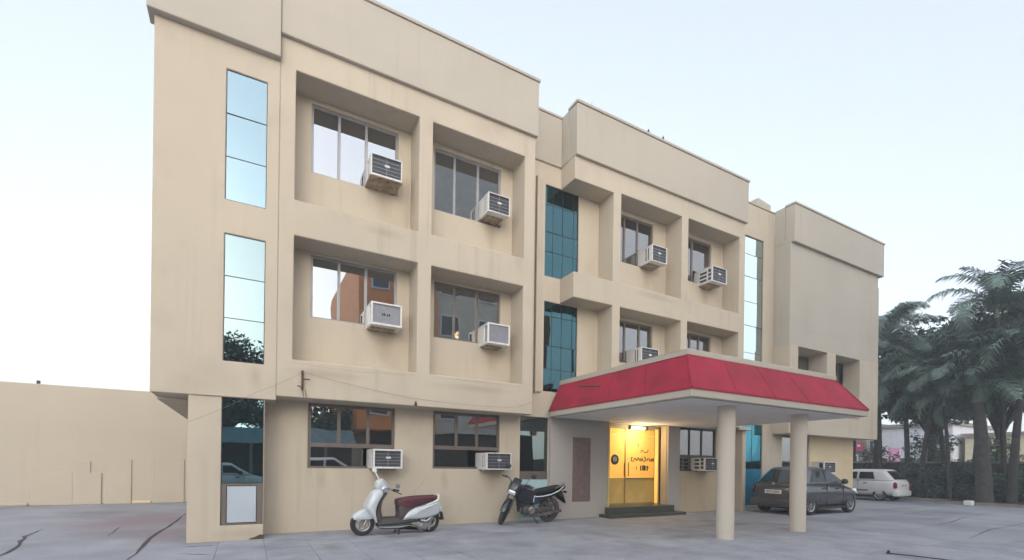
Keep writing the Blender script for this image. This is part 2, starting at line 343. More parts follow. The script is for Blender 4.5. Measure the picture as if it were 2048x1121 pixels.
add_stain(M['slab'], [(2.6, 8.9, .55, .25), (5.6, 9.2, .5, .28), (7.6, 6.6, .8, .3), (4.2, 7.2, .35, .5), (9.9, 7.6, 1.2, .35), (1.2, 8.2, .3, .4)], (.13, .13, .135), strength=.55)
add_stain(M['ground'], [(14.3, 6.8, 1.4, .35), (13.6, 9.2, 1., .4), (17.5, 6.1, 1.6, .3), (21., 8.2, 1.5, .4)], (.14, .14, .15), strength=.5)
add_stain(M['backwall'], [(2.45, 6.95, .22, .5), (5.0, 6.95, .2, .45), (2.5, 3.95, .22, .45), (5.05, 3.95, .2, .45), (10.0, 6.9, .22, .5), (12.5, 6.8, .25, .5), (2.55, 1.0, .25, .45), (5.1, 1.0, .25, .45), (1.3, 1.05, .12, .35), (3.9, 1.05, .12, .3)], (.3, .225, .14), 'xz', .38)
add_stain(M['wall'], [(1.3, 3.05, .9, .12), (4.4, 3.06, 1.1, .1), (2.3, 6.0, .5, .12), (9.8, 6.05, .9, .1), (-.1, .12, .5, .14), (.1, 2.9, .14, .35), (-.3, 5.1, .1, .3)], (.3, .235, .16), 'xz', .4)
def grid(x0, x1, y0, y1, z): return MB().add([(x0, y0, z), (x1, y0, z), (x1, y1, z), (x0, y1, z)], [(0, 1, 2, 3)])
ground = struct(obj('ground', grid(-150, 170, -150, 170, 0), M['ground']))
pav = struct(obj('pavement', grid(-.42, 12.3, 2.3, 10.19, .004), M['joint']))
slab_me = {}
y = 9.58
for j in range(8):
    dy = .93; x = -.41 + (0 if j % 2 == 0 else 0)
    for i in range(19):
        w = .665
        if (i, j) not in ():
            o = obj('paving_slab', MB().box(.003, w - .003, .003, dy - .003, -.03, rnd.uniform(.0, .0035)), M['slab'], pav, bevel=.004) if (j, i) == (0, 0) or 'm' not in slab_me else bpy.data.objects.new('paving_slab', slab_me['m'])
            if 'm' in slab_me: col.objects.link(o); o.parent = pav; md = o.modifiers.new('bev', 'BEVEL'); md.width = .004; md.segments = 1
            slab_me['m'] = o.data
            o.location = (x, y - dy, .009 + rnd.uniform(-.0015, .002)); o.rotation_euler = (R(rnd.uniform(-.12, .12)), R(rnd.uniform(-.12, .12)), R(rnd.uniform(-.2, .2)))
        x += w
    y -= dy
strip = obj('apron_strip', MB().box(.27, 12.25, 9.59, 10.19, -.03, .010), M['slab'], pav, bevel=.004)
def crack(pts, w):
    m = MB(); n = len(pts); P = []
    for i in range(n - 1):
        for k in range(5):
            t = k / 5; P.append((pts[i][0] * (1 - t) + pts[i + 1][0] * t + rnd.uniform(-.02, .02), pts[i][1] * (1 - t) + pts[i + 1][1] * t + rnd.uniform(-.02, .02)))
    P.append(pts[-1]); L = []
    for i, p in enumerate(P):
        a, b = P[max(i - 1, 0)], P[min(i + 1, len(P) - 1)]; d = Vector((b[0] - a[0], b[1] - a[1])).normalized(); ww = w * rnd.uniform(.4, 1.) * min(1, .15 + 3 * min(i, len(P) - 1 - i) / len(P))
        L += [(p[0] - d.y * ww, p[1] + d.x * ww, .004), (p[0] + d.y * ww, p[1] - d.x * ww, .004)]
    m.add(L, [(2 * i, 2 * i + 1, 2 * i + 3, 2 * i + 2) for i in range(len(P) - 1)]); return obj('crack', m, M['crack'], ground)
crack([(-1.42, 7.6), (-1.45, 9.2), (-1.5, 10.8), (-1.42, 12.6), (-1.40, 15.4)], .035)
crack([(-3.0, 8.6), (-3.1, 10.), (-3.45, 11.6), (-3.5, 12.6)], .035)
crack([(-2.2, 11.0), (-2.28, 12.5)], .02)
crack([(-.95, 9.2), (-.6, 9.25), (-.42, 9.2)], .02); crack([(-.9, 8.6), (-.42, 8.3)], .015)
crack([(13.4, 5.2), (16, 5.4), (19, 5.9), (23, 6.3)], .018); crack([(13, 4.0), (15.5, 4.4), (20, 4.6)], .018); crack([(14.5, 7.0), (18, 7.1), (22.5, 7.6)], .015)
crack([(12.5, 3.4), (16, 3.3), (19.5, 3.5)], .015)
m = MB(); m.lathe([(.0, .006), (.32, .006), (.34, .0)], (12.03, 5.69, 0), 'z', 24)
tag(obj('drain_cover', m, M['crack'], smooth=30), 'dark round drain cover set in the concrete right of the columns', 'drain cover')
ca = thing('cable_end', 'black cable lying on the concrete with a small cap standing at its end', 'cable', (9.24, 3.85, 0))
obj('cable', MB().tube([(0, 0, .02), (.12, -.25, .015), (.2, -.6, .015), (.25, -1.3, .015)], .012, 6), M['black'], ca, smooth=True)
obj('cap', MB().lathe([(0, .0), (.035, 0), (.03, .03), (.018, .035), (.02, .06), (.0, .07)], (0, 0, .005), 'z', 12), M['black'], ca, smooth=True)

# ------------------------------------------------------------------ hotel
BX = (6., 10.2, 0.)
hotel = thing('hotel_building', 'three storey beige hotel with deep window niches filling the photo', 'building', BX)
YF, YW, YI = 9.6, 10.2, 10.42
def hp(name, mb, m, parent=None, **k): return obj(name, mb, m, parent or hotel, off=BX, **k)
BV = .012
ZA, ZB, ZC = 2.58, 5.57, 8.56          # underside of upper block, niche tops
N1 = [(.69, 3.03, 6.2, 8.57), (3.32, 5.56, 6.2, 8.57), (.69, 3.03, 3.27, 5.55), (3.32, 5.56, 3.27, 5.55)]
TALL = [(-.4, .23, 5.31, 8.15), (-.4, .23, 3.11, 5.32 - .0001)]
TW = [(-.40, .23, 5.90, 8.15), (-.40, .23, 3.12, 5.32)]
hp('facade_frame', MB().plate(.43, 5.84, ZA, 9.6, YF, YW, N1), M['wall'], bevel=BV)
hp('corner_panel', MB().plate(-1.41, .43, 2.50, 9.6, YF - .008, YW, TW), M['wall'], bevel=BV)
hp('rust_patch', MB().wall_poly([(.02, .0), (.25, .0), (.255, .075), (.2, .09), (.13, .05), (.06, .035)], YF + .012, YF + .03), M['rust']); hp('pier', MB().plate(-.89, .25, 0, 2.5, YF + .02, YW, [(-.41, .24, .27, 2.5)]), M['wall'], bevel=BV)
# walls behind the frames, with window openings
W = {}
W['w1'] = (1.02, 2.75, 7.13, 8.49); W['w2'] = (3.56, 5.24, 7.08, 8.47); W['w3'] = (1.04, 2.76, 4.26, 5.51); W['w4'] = (3.60, 5.27, 4.23, 5.49)
W['g1'] = (1.03, 2.76, 1.27, 2.57); W['g2'] = (3.62, 5.31, 1.28, 2.58); W['g3'] = (5.87, 6.70, .02, 2.60)
W['s1'] = (6.52, 7.57, 6.20, 8.52); W['s2'] = (6.52, 7.57, 3.27, 5.56)
W['w5'] = (8.60, 10.26, 7.10, 8.43); W['w6'] = (11.12, 12.77, 7.10, 8.44); W['w7'] = (8.60, 10.28, 4.30, 5.48); W['w8'] = (11.12, 12.80, 4.30, 5.52)
W['door'] = (8.60, 10.90, .0, 2.60); W['g4'] = (11.44, 13.12, 1.27, 2.60)
W['t1'] = (14.3, 15.45, 3.3, 9.19); W['t2'] = (14.43, 15.52, .12, 2.86)
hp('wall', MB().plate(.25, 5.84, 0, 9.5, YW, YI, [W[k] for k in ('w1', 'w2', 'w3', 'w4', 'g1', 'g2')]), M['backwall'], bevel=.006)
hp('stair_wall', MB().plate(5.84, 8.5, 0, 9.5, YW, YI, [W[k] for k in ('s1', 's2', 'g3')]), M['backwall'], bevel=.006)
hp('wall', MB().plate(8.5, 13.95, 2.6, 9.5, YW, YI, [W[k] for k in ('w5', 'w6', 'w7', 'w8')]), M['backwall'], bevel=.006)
hp('wall', MB().plate(10.9, 13.95, 0, 2.6, YW, YI, [W['g4']]), M['stained'], bevel=.006); hp('wall', MB().box(8.5, 8.6, YW, YI, 0, 2.6), M['stained'])
hp('recess_wall', MB().plate(13.95, 16.0495, 0, 10.28, YW, YI, [W['t1'], W['t2']]), M['wall'], bevel=.006)
# second block
N2 = [(6.0, 8.24, 6.2, 8.5), (8.5, 10.77, 6.2, 8.55), (11.04, 13.33, 6.2, 8.57), (6.0, 8.24, 3.2, 5.57), (8.5, 10.77, 3.27, 5.57), (11.04, 13.33, 3.27, 5.6)]
hp('facade_frame', MB().plate(6.99, 13.6, 2.75, 9.6, YF, YW, N2), M['wall'], bevel=BV)
# third block
N3 = [(16.53, 18.33, 3.3, 5.6), (18.9, 20.6, 3.3, 5.6)]
hp('facade_frame', MB().plate(16.04, 22.0, 2.58, 5.62, YF, YW, N3), M['wall'], bevel=BV)
hp('blank_panel', MB().box(16.06, 21.98, YF + .03, YW, 5.62, 9.2), M['fascia'], bevel=BV)
hp('panel_lug', MB().box(21.98, 22.1, YF + .05, YW, 5.62, 8.68), M['fascia'], bevel=BV)
W['b1'] = (16.62, 18.32, 4.2, 5.56); W['b2'] = (18.98, 20.78, 4.2, 5.56); W['b3'] = (16.66, 18.31, .1, 2.57)
hp('wall', MB().plate(16.05, 22.0, 2.58, 9.5, YW, YI, [W['b1'], W['b2']]), M['wall'], bevel=.006)
hp('wall', MB().plate(16.05, 18.4, 0, 2.58, YW, YI, [W['b3']]), M['wall'], bevel=.006)
hp('wall', MB().box(18.4, 21.45, YW, YI, 0, 2.58), M['ochre'], bevel=.006)
# flanks, back, slabs
hp('side_wall', MB().box(-1.41, -1.2, YW, 18.4, 2.5, 9.5), M['wall']); hp('side_wall', MB().box(-.89, -.67, YW, 18.4, 0, 2.5), M['wall'])
hp('side_wall', MB().box(21.8, 22.0, YI, 18.4, 2.58, 9.5), M['wall']); hp('side_wall', MB().box(21.25, 21.45, YI, 18.4, 0, 2.58), M['ochre'])
hp('rear_wall', MB().box(-1.2, 21.8, 18.2, 18.4, 2.6, 9.5), M['wall']); hp('rear_wall', MB().box(-.67, 21.25, 18.2, 18.4, 0, 2.6), M['wall'])
hp('floor_slab', MB().box(-1.2, 21.8, YI, 18.2, 2.6, 2.95), M['interior']); hp('floor_slab', MB().box(-1.2, 21.8, YI, 18.2, 5.7, 5.95), M['interior'])
hp('roof_slab', MB().box(-1.38, 21.96, YI, 18.38, 9.5, 9.75), M['fascia'])
hp('overhang_soffit', MB().box(-1.40, -.89, YW, 18.3, 2.46, 2.497), M['wall'])
hp('partition', MB().box(-1.2, 21.8, 13.4, 13.5, 5.95, 9.5), M['interior']); hp('partition', MB().box(-1.2, 21.8, 13.4, 13.5, 2.95, 5.7), M['interior']); hp('partition', MB().box(-.67, 21.25, 13.4, 13.5, 0, 2.6), M['interior'])
for xx in (.3, 5.95, 8.4, 14.0, 15.9): hp('cross_wall', MB().box(xx - .06, xx + .06, YI, 13.4, 2.95, 5.7), M['interior']); hp('cross_wall', MB().box(xx - .06, xx + .06, YI, 13.4, 5.95, 9.5), M['interior'])
# parapets
def fascia(x0, x1, y, z0, z1, back, ret=True):
    f = hp('fascia', MB().box(x0, x1, y, back, z0, z1), M['fascia'], bevel=BV)
    hp('coping', MB().box(x0 - .025, x1 + .025, y - .03, back + .02, z1, z1 + .07), M['fascia'], f, bevel=.01); return f
fascia(-1.50, .428, YF - .13, 8.61, 10.36, YF + .25); fascia(.432, 5.87, YF - .08, 9.09, 10.36, YF + .25)
fascia(6.98, 13.63, YF - .08, 9.06, 10.33, YF + .02 + .25); fascia(16.1, 22.18, YF - .08, 9.1, 10.37, YF + .25)
hp('fascia', MB().box(6.975, 7.18, YF + .27, YW, 9.06, 10.33), M['fascia']); hp('fascia', MB().box(16.05, 16.25, YF + .25, YW, 9.1, 10.37), M['fascia'])
hp('fascia', MB().box(5.6, 6.97, YW - .05, YW + .2, 9.04, 10.28), M['fascia'], bevel=BV)
hp('coping', MB().box(5.6, 6.97, YW - .075, YW + .22, 10.28, 10.34), M['fascia'], bevel=.01); hp('coping', MB().box(13.66, 16.048, YW - .03, YW + .25, 10.282, 10.33), M['fascia'], bevel=.01)
hp('fascia', MB().box(-1.48, -1.3, YF + .25, 18.38, 9.4, 10.36), M['fascia']); hp('fascia', MB().box(22., 22.18, YF + .25, 18.38, 9.4, 10.37), M['fascia'])
hp('fascia', MB().box(13.4, 13.6, YF + .27, 18.38, 9.74, 10.28), M['fascia'])
# boxed duct in the recess
du = hp('duct', MB().box(6.24, 6.42, YW - .07, YW, 3.23, 8.58), M['wall'], bevel=.006); hp('rim', MB().box(6.223, 6.24, YW - .08, YW, 3.20, 8.62), M['hair'], du)

def hairline(pts, y, w=.004):
    m = MB(); P = [Vector((x, y - .0015, z)) for x, z in pts]; Q = [P[0]]
    for a, b in zip(P, P[1:]):
        for k in range(1, 6): q = a.lerp(b, k / 5); Q.append(q + Vector((rnd.uniform(-.012, .012), 0, rnd.uniform(-.012, .012))))
    for a, b in zip(Q, Q[1:]):
        d = (b - a).normalized(); n = Vector((-d.z, 0, d.x)) * w * rnd.uniform(.35, 1); m.add([a - n, b - n, b + n, a + n], [(0, 1, 2, 3)])
    return m
for pts, y in (([(2.2, 5.9), (2.21, 5.62)], YF), ([(4.9, 6.15), (4.93, 5.85), (4.9, 5.56)], YF), ([(.75, 3.2), (1.6, 3.17), (2.5, 3.19), (3.0, 3.22)], YF), ([(3.4, 3.2), (4.3, 3.22), (5.5, 3.2)], YF), ([(5.3, 2.9), (5.5, 2.75), (5.82, 2.86)], YF), ([(5.5, 2.75), (5.62, 2.62)], YF),
               ([(1.1, 1.27), (1.12, .9)], YW), ([(3.5, 1.1), (3.2, .75), (3.3, .5)], YW), ([(9.2, 6.1), (10.2, 6.13)], YF), ([(17.2, 6.2), (18.6, 6.3), (20.5, 6.2)], YF + .03)):
    hp('hairline_crack', hairline(pts, y, .0035), M['hair'])
# windows --------------------------------------------------------
def window(r, xs, m_frame, m_glass, y=YW + .05, transom=None, fr=.045, skip=(), depth=.05, cut=None, curtains=(), mull_above=False, label=None):
    """frame mesh is the window; panes and curtains are its pieces. cut=(x0,z1): room left for the air conditioner"""
    x0, x1, z0, z1 = r; m = MB(); e = .002
    m.box(x0, x0 + fr, y, y + depth, z0, z1); m.box(x1 - fr, x1, y, y + depth, z0, z1)
    m.box(x0 + fr, x1 - fr, y, y + depth, z1 - fr * 1.15, z1); m.box(x0 + fr, x1 - fr, y, y + depth, z0, z0 + fr * .8)
    zb = z0 + fr * .8
    if transom: m.box(x0 + fr, x1 - fr, y - .008, y + depth - e, transom - fr * .8, transom + fr * .8)
    for x in xs:
        lo = transom + fr * .8 if (transom and mull_above) else zb
        m.box(x - fr * .6, x + fr * .6, y - .004, y + depth - e, lo, z1 - fr * 1.15)
    w = hp('window', m, m_frame, bevel=.004)
    if label: w['label'] = label
    ex = [x0 + fr] + list(xs) + [x1 - fr]
    for i in range(len(ex) - 1):
        a = ex[i] + (fr * .6 if i else 0); b = ex[i + 1] - (fr * .6 if i < len(ex) - 2 else 0)
        lo = (transom + fr * .8) if transom else zb
        if cut and not transom and i == len(ex) - 2: lo = cut
        jy = y + .02 + rnd.uniform(-.004, .004)
        hp('pane', MB().box(a, b, jy, jy + .006, lo, z1 - fr * 1.15), m_glass, w)
    if transom: hp('pane', MB().box(x0 + fr, cut if cut else x1 - fr, y + .022, y + .028, zb, transom - fr * .8), m_glass, w)
    for (a, b, mm) in curtains:
        n = max(8, int((b - a) / .03)); P = []
        for i in range(n + 1):
            P.append((a + (b - a) * i / n, y + .35 + .035 * math.sin(i * 1.35)))
        hp('curtain', MB().add([(px, py, z0 - .1) for px, py in P] + [(px, py, z1 + .05) for px, py in P], [(i, i + 1, i + n + 2, i + n + 1) for i in range(n)]), M[mm], w, smooth=True)
    return w
window(W['w1'], (1.55, 2.09), M['alu'], M['glass'], cut=7.62, curtains=((1.1, 1.3, 'curtain'),))
window(W['w2'], (4.07, 4.66), M['alu'], M['glass'], cut=7.60, curtains=((3.6, 4.3, 'curtain'), (4.9, 5.2, 'curtain')))
window(W['w3'], (1.58, 2.12), M['alu'], M['glass'], cut=4.66, curtains=((1.1, 1.25, 'curtain'),))
window(W['w4'], (4.1, 4.68), M['brownalu'], M['gglass'], cut=4.64, curtains=((3.65, 4.05, 'curtain'), (4.36, 4.5, 'curtainwarm'), (5.05, 5.2, 'curtainwarm')))
window(W['g1'], (1.62, 2.2), M['brownalu'], M['gglass'], transom=1.74, cut=2.1, mull_above=True, fr=.055)
window(W['g2'], (4.2, 4.72), M['brownalu'], M['gglass'], transom=1.76, cut=4.5, mull_above=True, fr=.055, curtains=((3.7, 3.95, 'curtain'),))
window(W['w5'], (9.2, 9.68), M['brownalu'], M['dimglass'], cut=7.6, fr=.05, curtains=((8.7, 9.6, 'curtain'),))
window(W['w6'], (11.95,), M['brownalu'], M['dimglass'], cut=7.5, fr=.055, curtains=((11.3, 11.7, 'curtainwarm'), (12.2, 12.7, 'curtainwarm')))
window(W['w7'], (9.25, 9.8), M['brownalu'], M['dimglass'], fr=.05, curtains=((8.9, 9.9, 'curtain'),))
window(W['w8'], (11.9, 12.3), M['brownalu'], M['dimglass'], fr=.05)
window(W['g4'], (11.95, 12.5), M['blackalu'], M['dimglass'], transom=1.72, cut=12.05, mull_above=True, fr=.055, curtains=((11.5, 11.9, 'curtain'),))
window(W['b1'], (17.5,), M['brownalu'], M['gglass'], fr=.05); window(W['b2'], (19.8,), M['brownalu'], M['gglass'], fr=.05)
window(W['b3'], (17.4, ), M['brownalu'], M['gglass'], fr=.06)
# blue mirror strips of the corner
def glazed(r, zs, xs, mg, y, label=None, bead=.012):
    x0, x1, z0, z1 = r; m = MB()
    m.box(x0, x0 + bead, y, y + .03, z0, z1); m.box(x1 - bead, x1, y, y + .03, z0, z1); m.box(x0 + bead, x1 - bead, y, y + .03, z0, z0 + bead); m.box(x0 + bead, x1 - bead, y, y + .03, z1 - bead, z1)
    for z in zs: m.box(x0 + bead, x1 - bead, y, y + .03, z - bead * .5, z + bead * .5)
    Z = [z0 + bead] + list(zs) + [z1 - bead]; X = [x0 + bead] + list(xs) + [x1 - bead]
    for j in range(len(Z) - 1):
        for x in xs: m.box(x - bead * .5, x + bead * .5, y + .001, y + .029, Z[j] + (bead * .5 if j else 0), Z[j + 1] - (bead * .5 if j < len(Z) - 2 else 0))
    w = hp('window', m, M['blackalu'])
    if label: w['label'] = label
    for j in range(len(Z) - 1):
        for i in range(len(X) - 1):
            a, b = X[i] + (bead * .5 if i else 0), X[i + 1] - (bead * .5 if i < len(X) - 2 else 0); c, d = Z[j] + (bead * .5 if j else 0), Z[j + 1] - (bead * .5 if j < len(Z) - 2 else 0)
            t1, t2 = rnd.uniform(-.0035, .0035), rnd.uniform(-.003, .003); p = []
            for yy in (0, .006):
                p += [(a, y + .008 + yy - t1 - t2, c), (b, y + .008 + yy + t1 - t2, c), (b, y + .008 + yy + t1 + t2, d), (a, y + .008 + yy - t1 + t2, d)]
            hp('pane', MB().add(p, [(0, 1, 2, 3), (7, 6, 5, 4), (0, 4, 5, 1), (1, 5, 6, 2), (2, 6, 7, 3), (3, 7, 4, 0)]), mg, w)
    return w
glazed(TW[0], (6.655, 7.4), (), M['mirror'], YF + .01, 'blue mirrored strip window of three panes'); glazed(TW[1], (3.87, 4.595), (), M['palemirror'], YF + .01, 'pale mirrored strip window of three panes')
glazed((-.41, .24, 1.0, 2.498), (), (), M['pierglass'], YF + .05, 'teal tinted pane over a white board')
lb = hp('lower_panel', MB().box(-.315, .135, YF + .07, YF + .11, .31, .95), M['panel'], bevel=.004)
hp('panel_frame', MB().plate(-.405, .235, .275, 1.0, YF + .055, YF + .12, [(-.325, .145, .3, .96)]), M['brownalu'], lb, bevel=.004)
hp('stair_glazing_back', MB().box(-.6, .24, YF + .35, YF + .4, 0.3, 2.48), M['interior'])
glazed(W['s1'], (6.85, 7.35, 8.05), (6.78, 7.08, 7.42), M['teal'], YW + .03, 'teal stair window with thin black joints'); glazed(W['s2'], (3.85, 4.45, 5.2), (6.78, 7.08, 7.42), M['teal'], YW + .03)
for z in (7.05, 4.72):
    l = hp('wall_lamp', MB().lathe([(.0, -.05), (.05, -.04), (.07, .02), (.03, .07), (0, .08)], (6.92, YW + 1.0, z), 'z', 12), M['lampsmall'], smooth=True)
hp('stair_flight', MB().hexa([(6.6, 11.6, 3.0), (8.2, 11.6, 4.2), (8.2, 12.8, 4.2), (6.6, 12.8, 3.0), (6.6, 11.6, 3.2), (8.2, 11.6, 4.4), (8.2, 12.8, 4.4), (6.6, 12.8, 3.2)]), M['cream'])
hp('stair_flight', MB().hexa([(6.6, 11.6, 6.0), (8.2, 11.6, 7.2), (8.2, 12.8, 7.2), (6.6, 12.8, 6.0), (6.6, 11.6, 6.2), (8.2, 11.6, 7.4), (8.2, 12.8, 7.4), (6.6, 12.8, 6.2)]), M['cream'])
gz = glazed((5.87, 6.70, 1.23, 2.60), (), (), M['darkteal'], YW + .05, 'narrow dark window beside the grey entrance wall'); hp('transom', MB().box(5.87, 6.70, YW + .03, YW + .1, 1.03, 1.23), M['brownalu'], gz)
hp('lower_panel', MB().box(5.87, 6.70, YW + .04, YW + .08, .02, 1.03), M['palepanel'], gz)
glazed(W['t1'], (4.3, 5.28, 6.2, 7.0, 7.85, 8.6), (), M['stripglass'], YW + .04, 'tall mirrored strip window of stacked panes')
glazed((14.43, 15.52, 1.35, 2.86), (), (15.0,), M['bluepane'], YW + .04, 'teal blue glazing above a blue board'); hp('lower_panel', MB().box(14.43, 15.52, YW + .04, YW + .08, .12, 1.35), M['bluefilm'])
hp('wall_lamp', MB().lathe([(.0, -.08), (.07, -.06), (.09, .03), (.04, .1), (0, .11)], (4.5, YW + .75, 4.55), 'z', 12), M['lampsmall'], smooth=True)
# grey entrance surround, door
hp('entrance_wall', MB().box(6.71, 8.58, YW - .1, YW, 0, 2.66), M['greywall'], bevel=.01); hp('plaque', MB().box(7.40, 7.97, YW - .125, YW - .1, .45, 2.13), M['plaque'], bevel=.004)
hp('entrance_jamb', MB().box(10.92, 11.42, YW - .06, YW, 0, 2.66), M['greywall'], bevel=.01)
hp('door_trim', MB().box(8.585, 8.64, YW - .11, YW + .4, .27, 2.6), M['inyellow']); hp('door_head', MB().box(8.64, 10.9, YW + .3, YI + .2, 2.52, 2.6), M['greywall'])
hp('pilaster', MB().box(14.02, 14.2, YF + .3, YW, 0, 2.6), M['wall'], bevel=.01); hp('pilaster_cap', MB().box(13.7, 14.3, YF + .2, YW, 2.602, 2.7), M['fascia'], bevel=.01)
hp('step', MB().box(8.5, 10.97, YW - .28, YW + .55, .095, .27), M['stone'], bevel=.01); hp('step', MB().box(8.3, 11.15, YW - .56, YW + .0, .0, .094), M['stone'], bevel=.01)
YD = YW + .42
def door_leaf(x0, x1):
    d = hp('door', MB().plate(x0, x1, .275, 2.515, YD, YD + .04, [(x0 + .012, x1 - .012, .31, 2.49)]), M['filmdark'])
    hp('film', MB().box(x0 + .014, x1 - .014, YD + .014, YD + .022, 1.06, 2.30), M['film'], d); hp('glass', MB().box(x0 + .014, x1 - .014, YD + .015, YD + .02, .31, 1.055), M['ochreglass'], d)
    hp('film', MB().box(x0 + .014, x1 - .014, YD + .014, YD + .022, 2.315, 2.49), M['film'], d)
    return d
d1 = door_leaf(8.66, 9.675); d2 = door_leaf(9.685, 10.86)
hp('handle', MB().tube([(9.60, YD - .05, 1.1), (9.60, YD - .05, 1.5)], .013, 8), M['black'], d1, smooth=True); hp('handle', MB().tube([(9.76, YD - .05, 1.1), (9.76, YD - .05, 1.5)], .013, 8), M['black'], d2, smooth=True)
hp('rail', MB().box(9.7, 10.85, YD - .006, YD + .012, 1.025, 1.055), M['filmdark'], d2)
# emblem and worn lettering as they read on the door
e1 = hp('emblem', MB().lathe([(0, -.004), (.15, -.004), (.15, 0)], (9.29, YD + .012, 1.58), 'y', 24), M['ink'], d1)
for xx, hh in ((-.05, .13), (.0, .18), (.05, .13)): hp('emblem_bar', MB().box(9.29 + xx - .014, 9.29 + xx + .014, YD + .003, YD + .0075, 1.58 - hh * .5 + .02, 1.58 + hh * .5), M['panel'], d1)
def stroke(pts, w, x, z, s):
    m = MB(); P = [Vector((p[0] * s + x, YD + .009, p[1] * s + z)) for p in pts]
    for a, b in zip(P, P[1:]):
        d = (b - a).normalized(); n = Vector((-d.z, 0, d.x)) * w; e = d * w * .7; q = [a - n - e, b - n + e, b + n + e, a + n - e]
        m.add(q + [Vector((p.x, YD + .003, p.z)) for p in q], [(0, 1, 2, 3), (7, 6, 5, 4), (0, 4, 5, 1), (1, 5, 6, 2), (2, 6, 7, 3), (3, 7, 4, 0)])
    return m
def st(pts, w, x, z, s): hp('letter', stroke(pts, w, x, z, s), M['ink'], d2)
s = .0062; X0, Z0 = 9.92, 1.92                              # traced from the photo's zoom, centimetre-scale marks
st([(0, 20), (1, 8)], .012, X0 + .26, Z0 + .02, s)
st([(0, 0), (10, 12), (22, 2), (36, 0), (48, 4), (50, 14)], .010, X0 + .36, Z0 - .11, s)
zz = Z0 - .37
for pts in ([(0, 0), (0, 16), (8, 16)], [(0, 0), (16, 0)], [(16, 8), (24, 14), (34, 2), (44, 16), (52, 2)], [(56, 14), (62, 0), (70, 14), (76, 0)]): st(pts, .014, X0 + .0, zz, s)
for pts in ([(0, 20), (8, 16), (8, 2), (0, -2)], [(22, 2), (18, 8), (24, 12), (30, 12)], [(36, 12), (36, 2), (46, 2), (48, 12)], [(54, 12), (54, 2), (64, 2), (64, 12), (54, 12)]): st(pts, .013, X0 + .51, zz, s)
zz = Z0 - .62
st([(0, 0), (0, 14)], .010, X0 + .2, zz, s)
for k in range(4): st([(k * 14, -3), (k * 14, 16)], .024, X0 + .38, zz, s)
st([(14, 18), (22, 18), (22, -2), (14, -2)], .014, X0 + .38, zz, s); st([(42, 15), (50, 8)], .014, X0 + .38, zz, s)
fx = hp('door_lamp', MB().box(9.75, 10.35, YW + .27, YW + .33, 2.53, 2.575), M['panel']); hp('tube', MB().tube([(9.8, YW + .3, 2.505), (10.3, YW + .3, 2.505)], .02, 8), M['lamp'], fx, smooth=True)
hp('lamp_clip', MB().box(9.70, 9.75, YW + .25, YW + .34, 2.46, 2.57), M['black'], fx); hp('lamp_clip', MB().box(10.35, 10.40, YW + .25, YW + .34, 2.46, 2.57), M['black'], fx)
# lobby behind the glass
hp('lobby_shell', MB().box(8.3, 11.3, YI + .001, YI + .04, 2.6, 2.601).box(8.4, 8.45, YD + .1, 13.3, .26, 2.58).box(11.1, 11.15, YD + .1, 13.3, .26, 2.58).box(8.45, 11.1, 13.2, 13.3, .26, 2.58), M['inyellow'])
hp('lobby_floor', MB().box(8.3, 11.2, YW + .56, 13.38, .0, .26), M['filmdark'])
for (lx, ly, lz, en, sz) in ((9.9, YW + .02, 2.3, 12, .2), (9.6, 12.4, 1.9, 80, .3)):
    ld = bpy.data.lights.new('lobby_lamp', 'POINT'); ld.energy = en; ld.color = (1, .84, .5); ld.shadow_soft_size = sz
    lo = bpy.data.objects.new('lobby_lamp', ld); col.objects.link(lo); lo.location = (lx, ly, lz); 
# seams in the niches
# roof things
rb = thing('roof_box', 'small beige service box on the roof between second and third blocks', 'roof box', (16.5, 11.6, 9.75))
obj('casing', MB().hexa([(-.5, -.6, 0), (.55, -.6, 0), (.55, .6, 0), (-.5, .6, 0), (-.22, -.6, 1.58), (.55, -.6, 1.5), (.55, .6, 1.5), (-.22, .6, 1.58)]), M['fascia'], rb, bevel=.01)
obj('slot', MB().box(.05, .555, -.605, -.55, 1.12, 1.18), M['black'], rb)
def roof_bird(x, y, z, lab):
    b = thing('perched_bird', lab, 'bird', (x, y, z)); b.scale = (.6, .6, .6); obj('body', MB().lathe([(0, 0), (.045, .05), (.06, .12), (.04, .2), (.035, .25), (0, .29)], (0, 0, 0), 'z', 10), M['black'], b, smooth=True); obj('tail', MB().hexa([(-.02, .0, .03), (.02, .0, .03), (.02, .12, -.03), (-.02, .12, -.03), (-.02, 0, .05), (.02, 0, .05), (.02, .12, -.015), (-.02, .12, -.015)]), M['black'], b)
roof_bird(9.42, 9.6, 10.4, 'tiny dark bird on the parapet, left one of the pair'); roof_bird(9.97, 9.6, 10.4, 'tiny dark bird on the parapet, right one of the pair')
an = thing('roof_antenna', 'faint thin antenna above the middle parapet corner', 'antenna', (7.6, 9.75, 10.4)); obj('mast', MB().tube([(0, 0, 0), (0, 0, .32)], .01, 6), M['alu'], an); obj('arm', MB().tube([(-.1, 0, .2), (.1, 0, .22)], .007, 6), M['alu'], an)
br = thing('cable_bracket', 'rusty iron bracket holding wires below the left upper niche', 'bracket', (.86, YF - .015, 2.72))
obj('bar', MB().box(-.018, .018, -.03, .012, 0, .36), M['rust'], br, bevel=.004); obj('arm', MB().tube([(0, -.03, .2), (.12, -.1, .19)], .012, 6), M['rust'], br); obj('arm', MB().tube([(0, -.03, .05), (-.09, -.09, .06)], .01, 6), M['rust'], br); obj('prong', MB().tube([(.0, -.01, .02), (.02, -.02, -.12)], .006, 6), M['rust'], br); obj('prong', MB().tube([(.05, -.01, .0), (.07, -.02, -.13)], .006, 6), M['rust'], br)
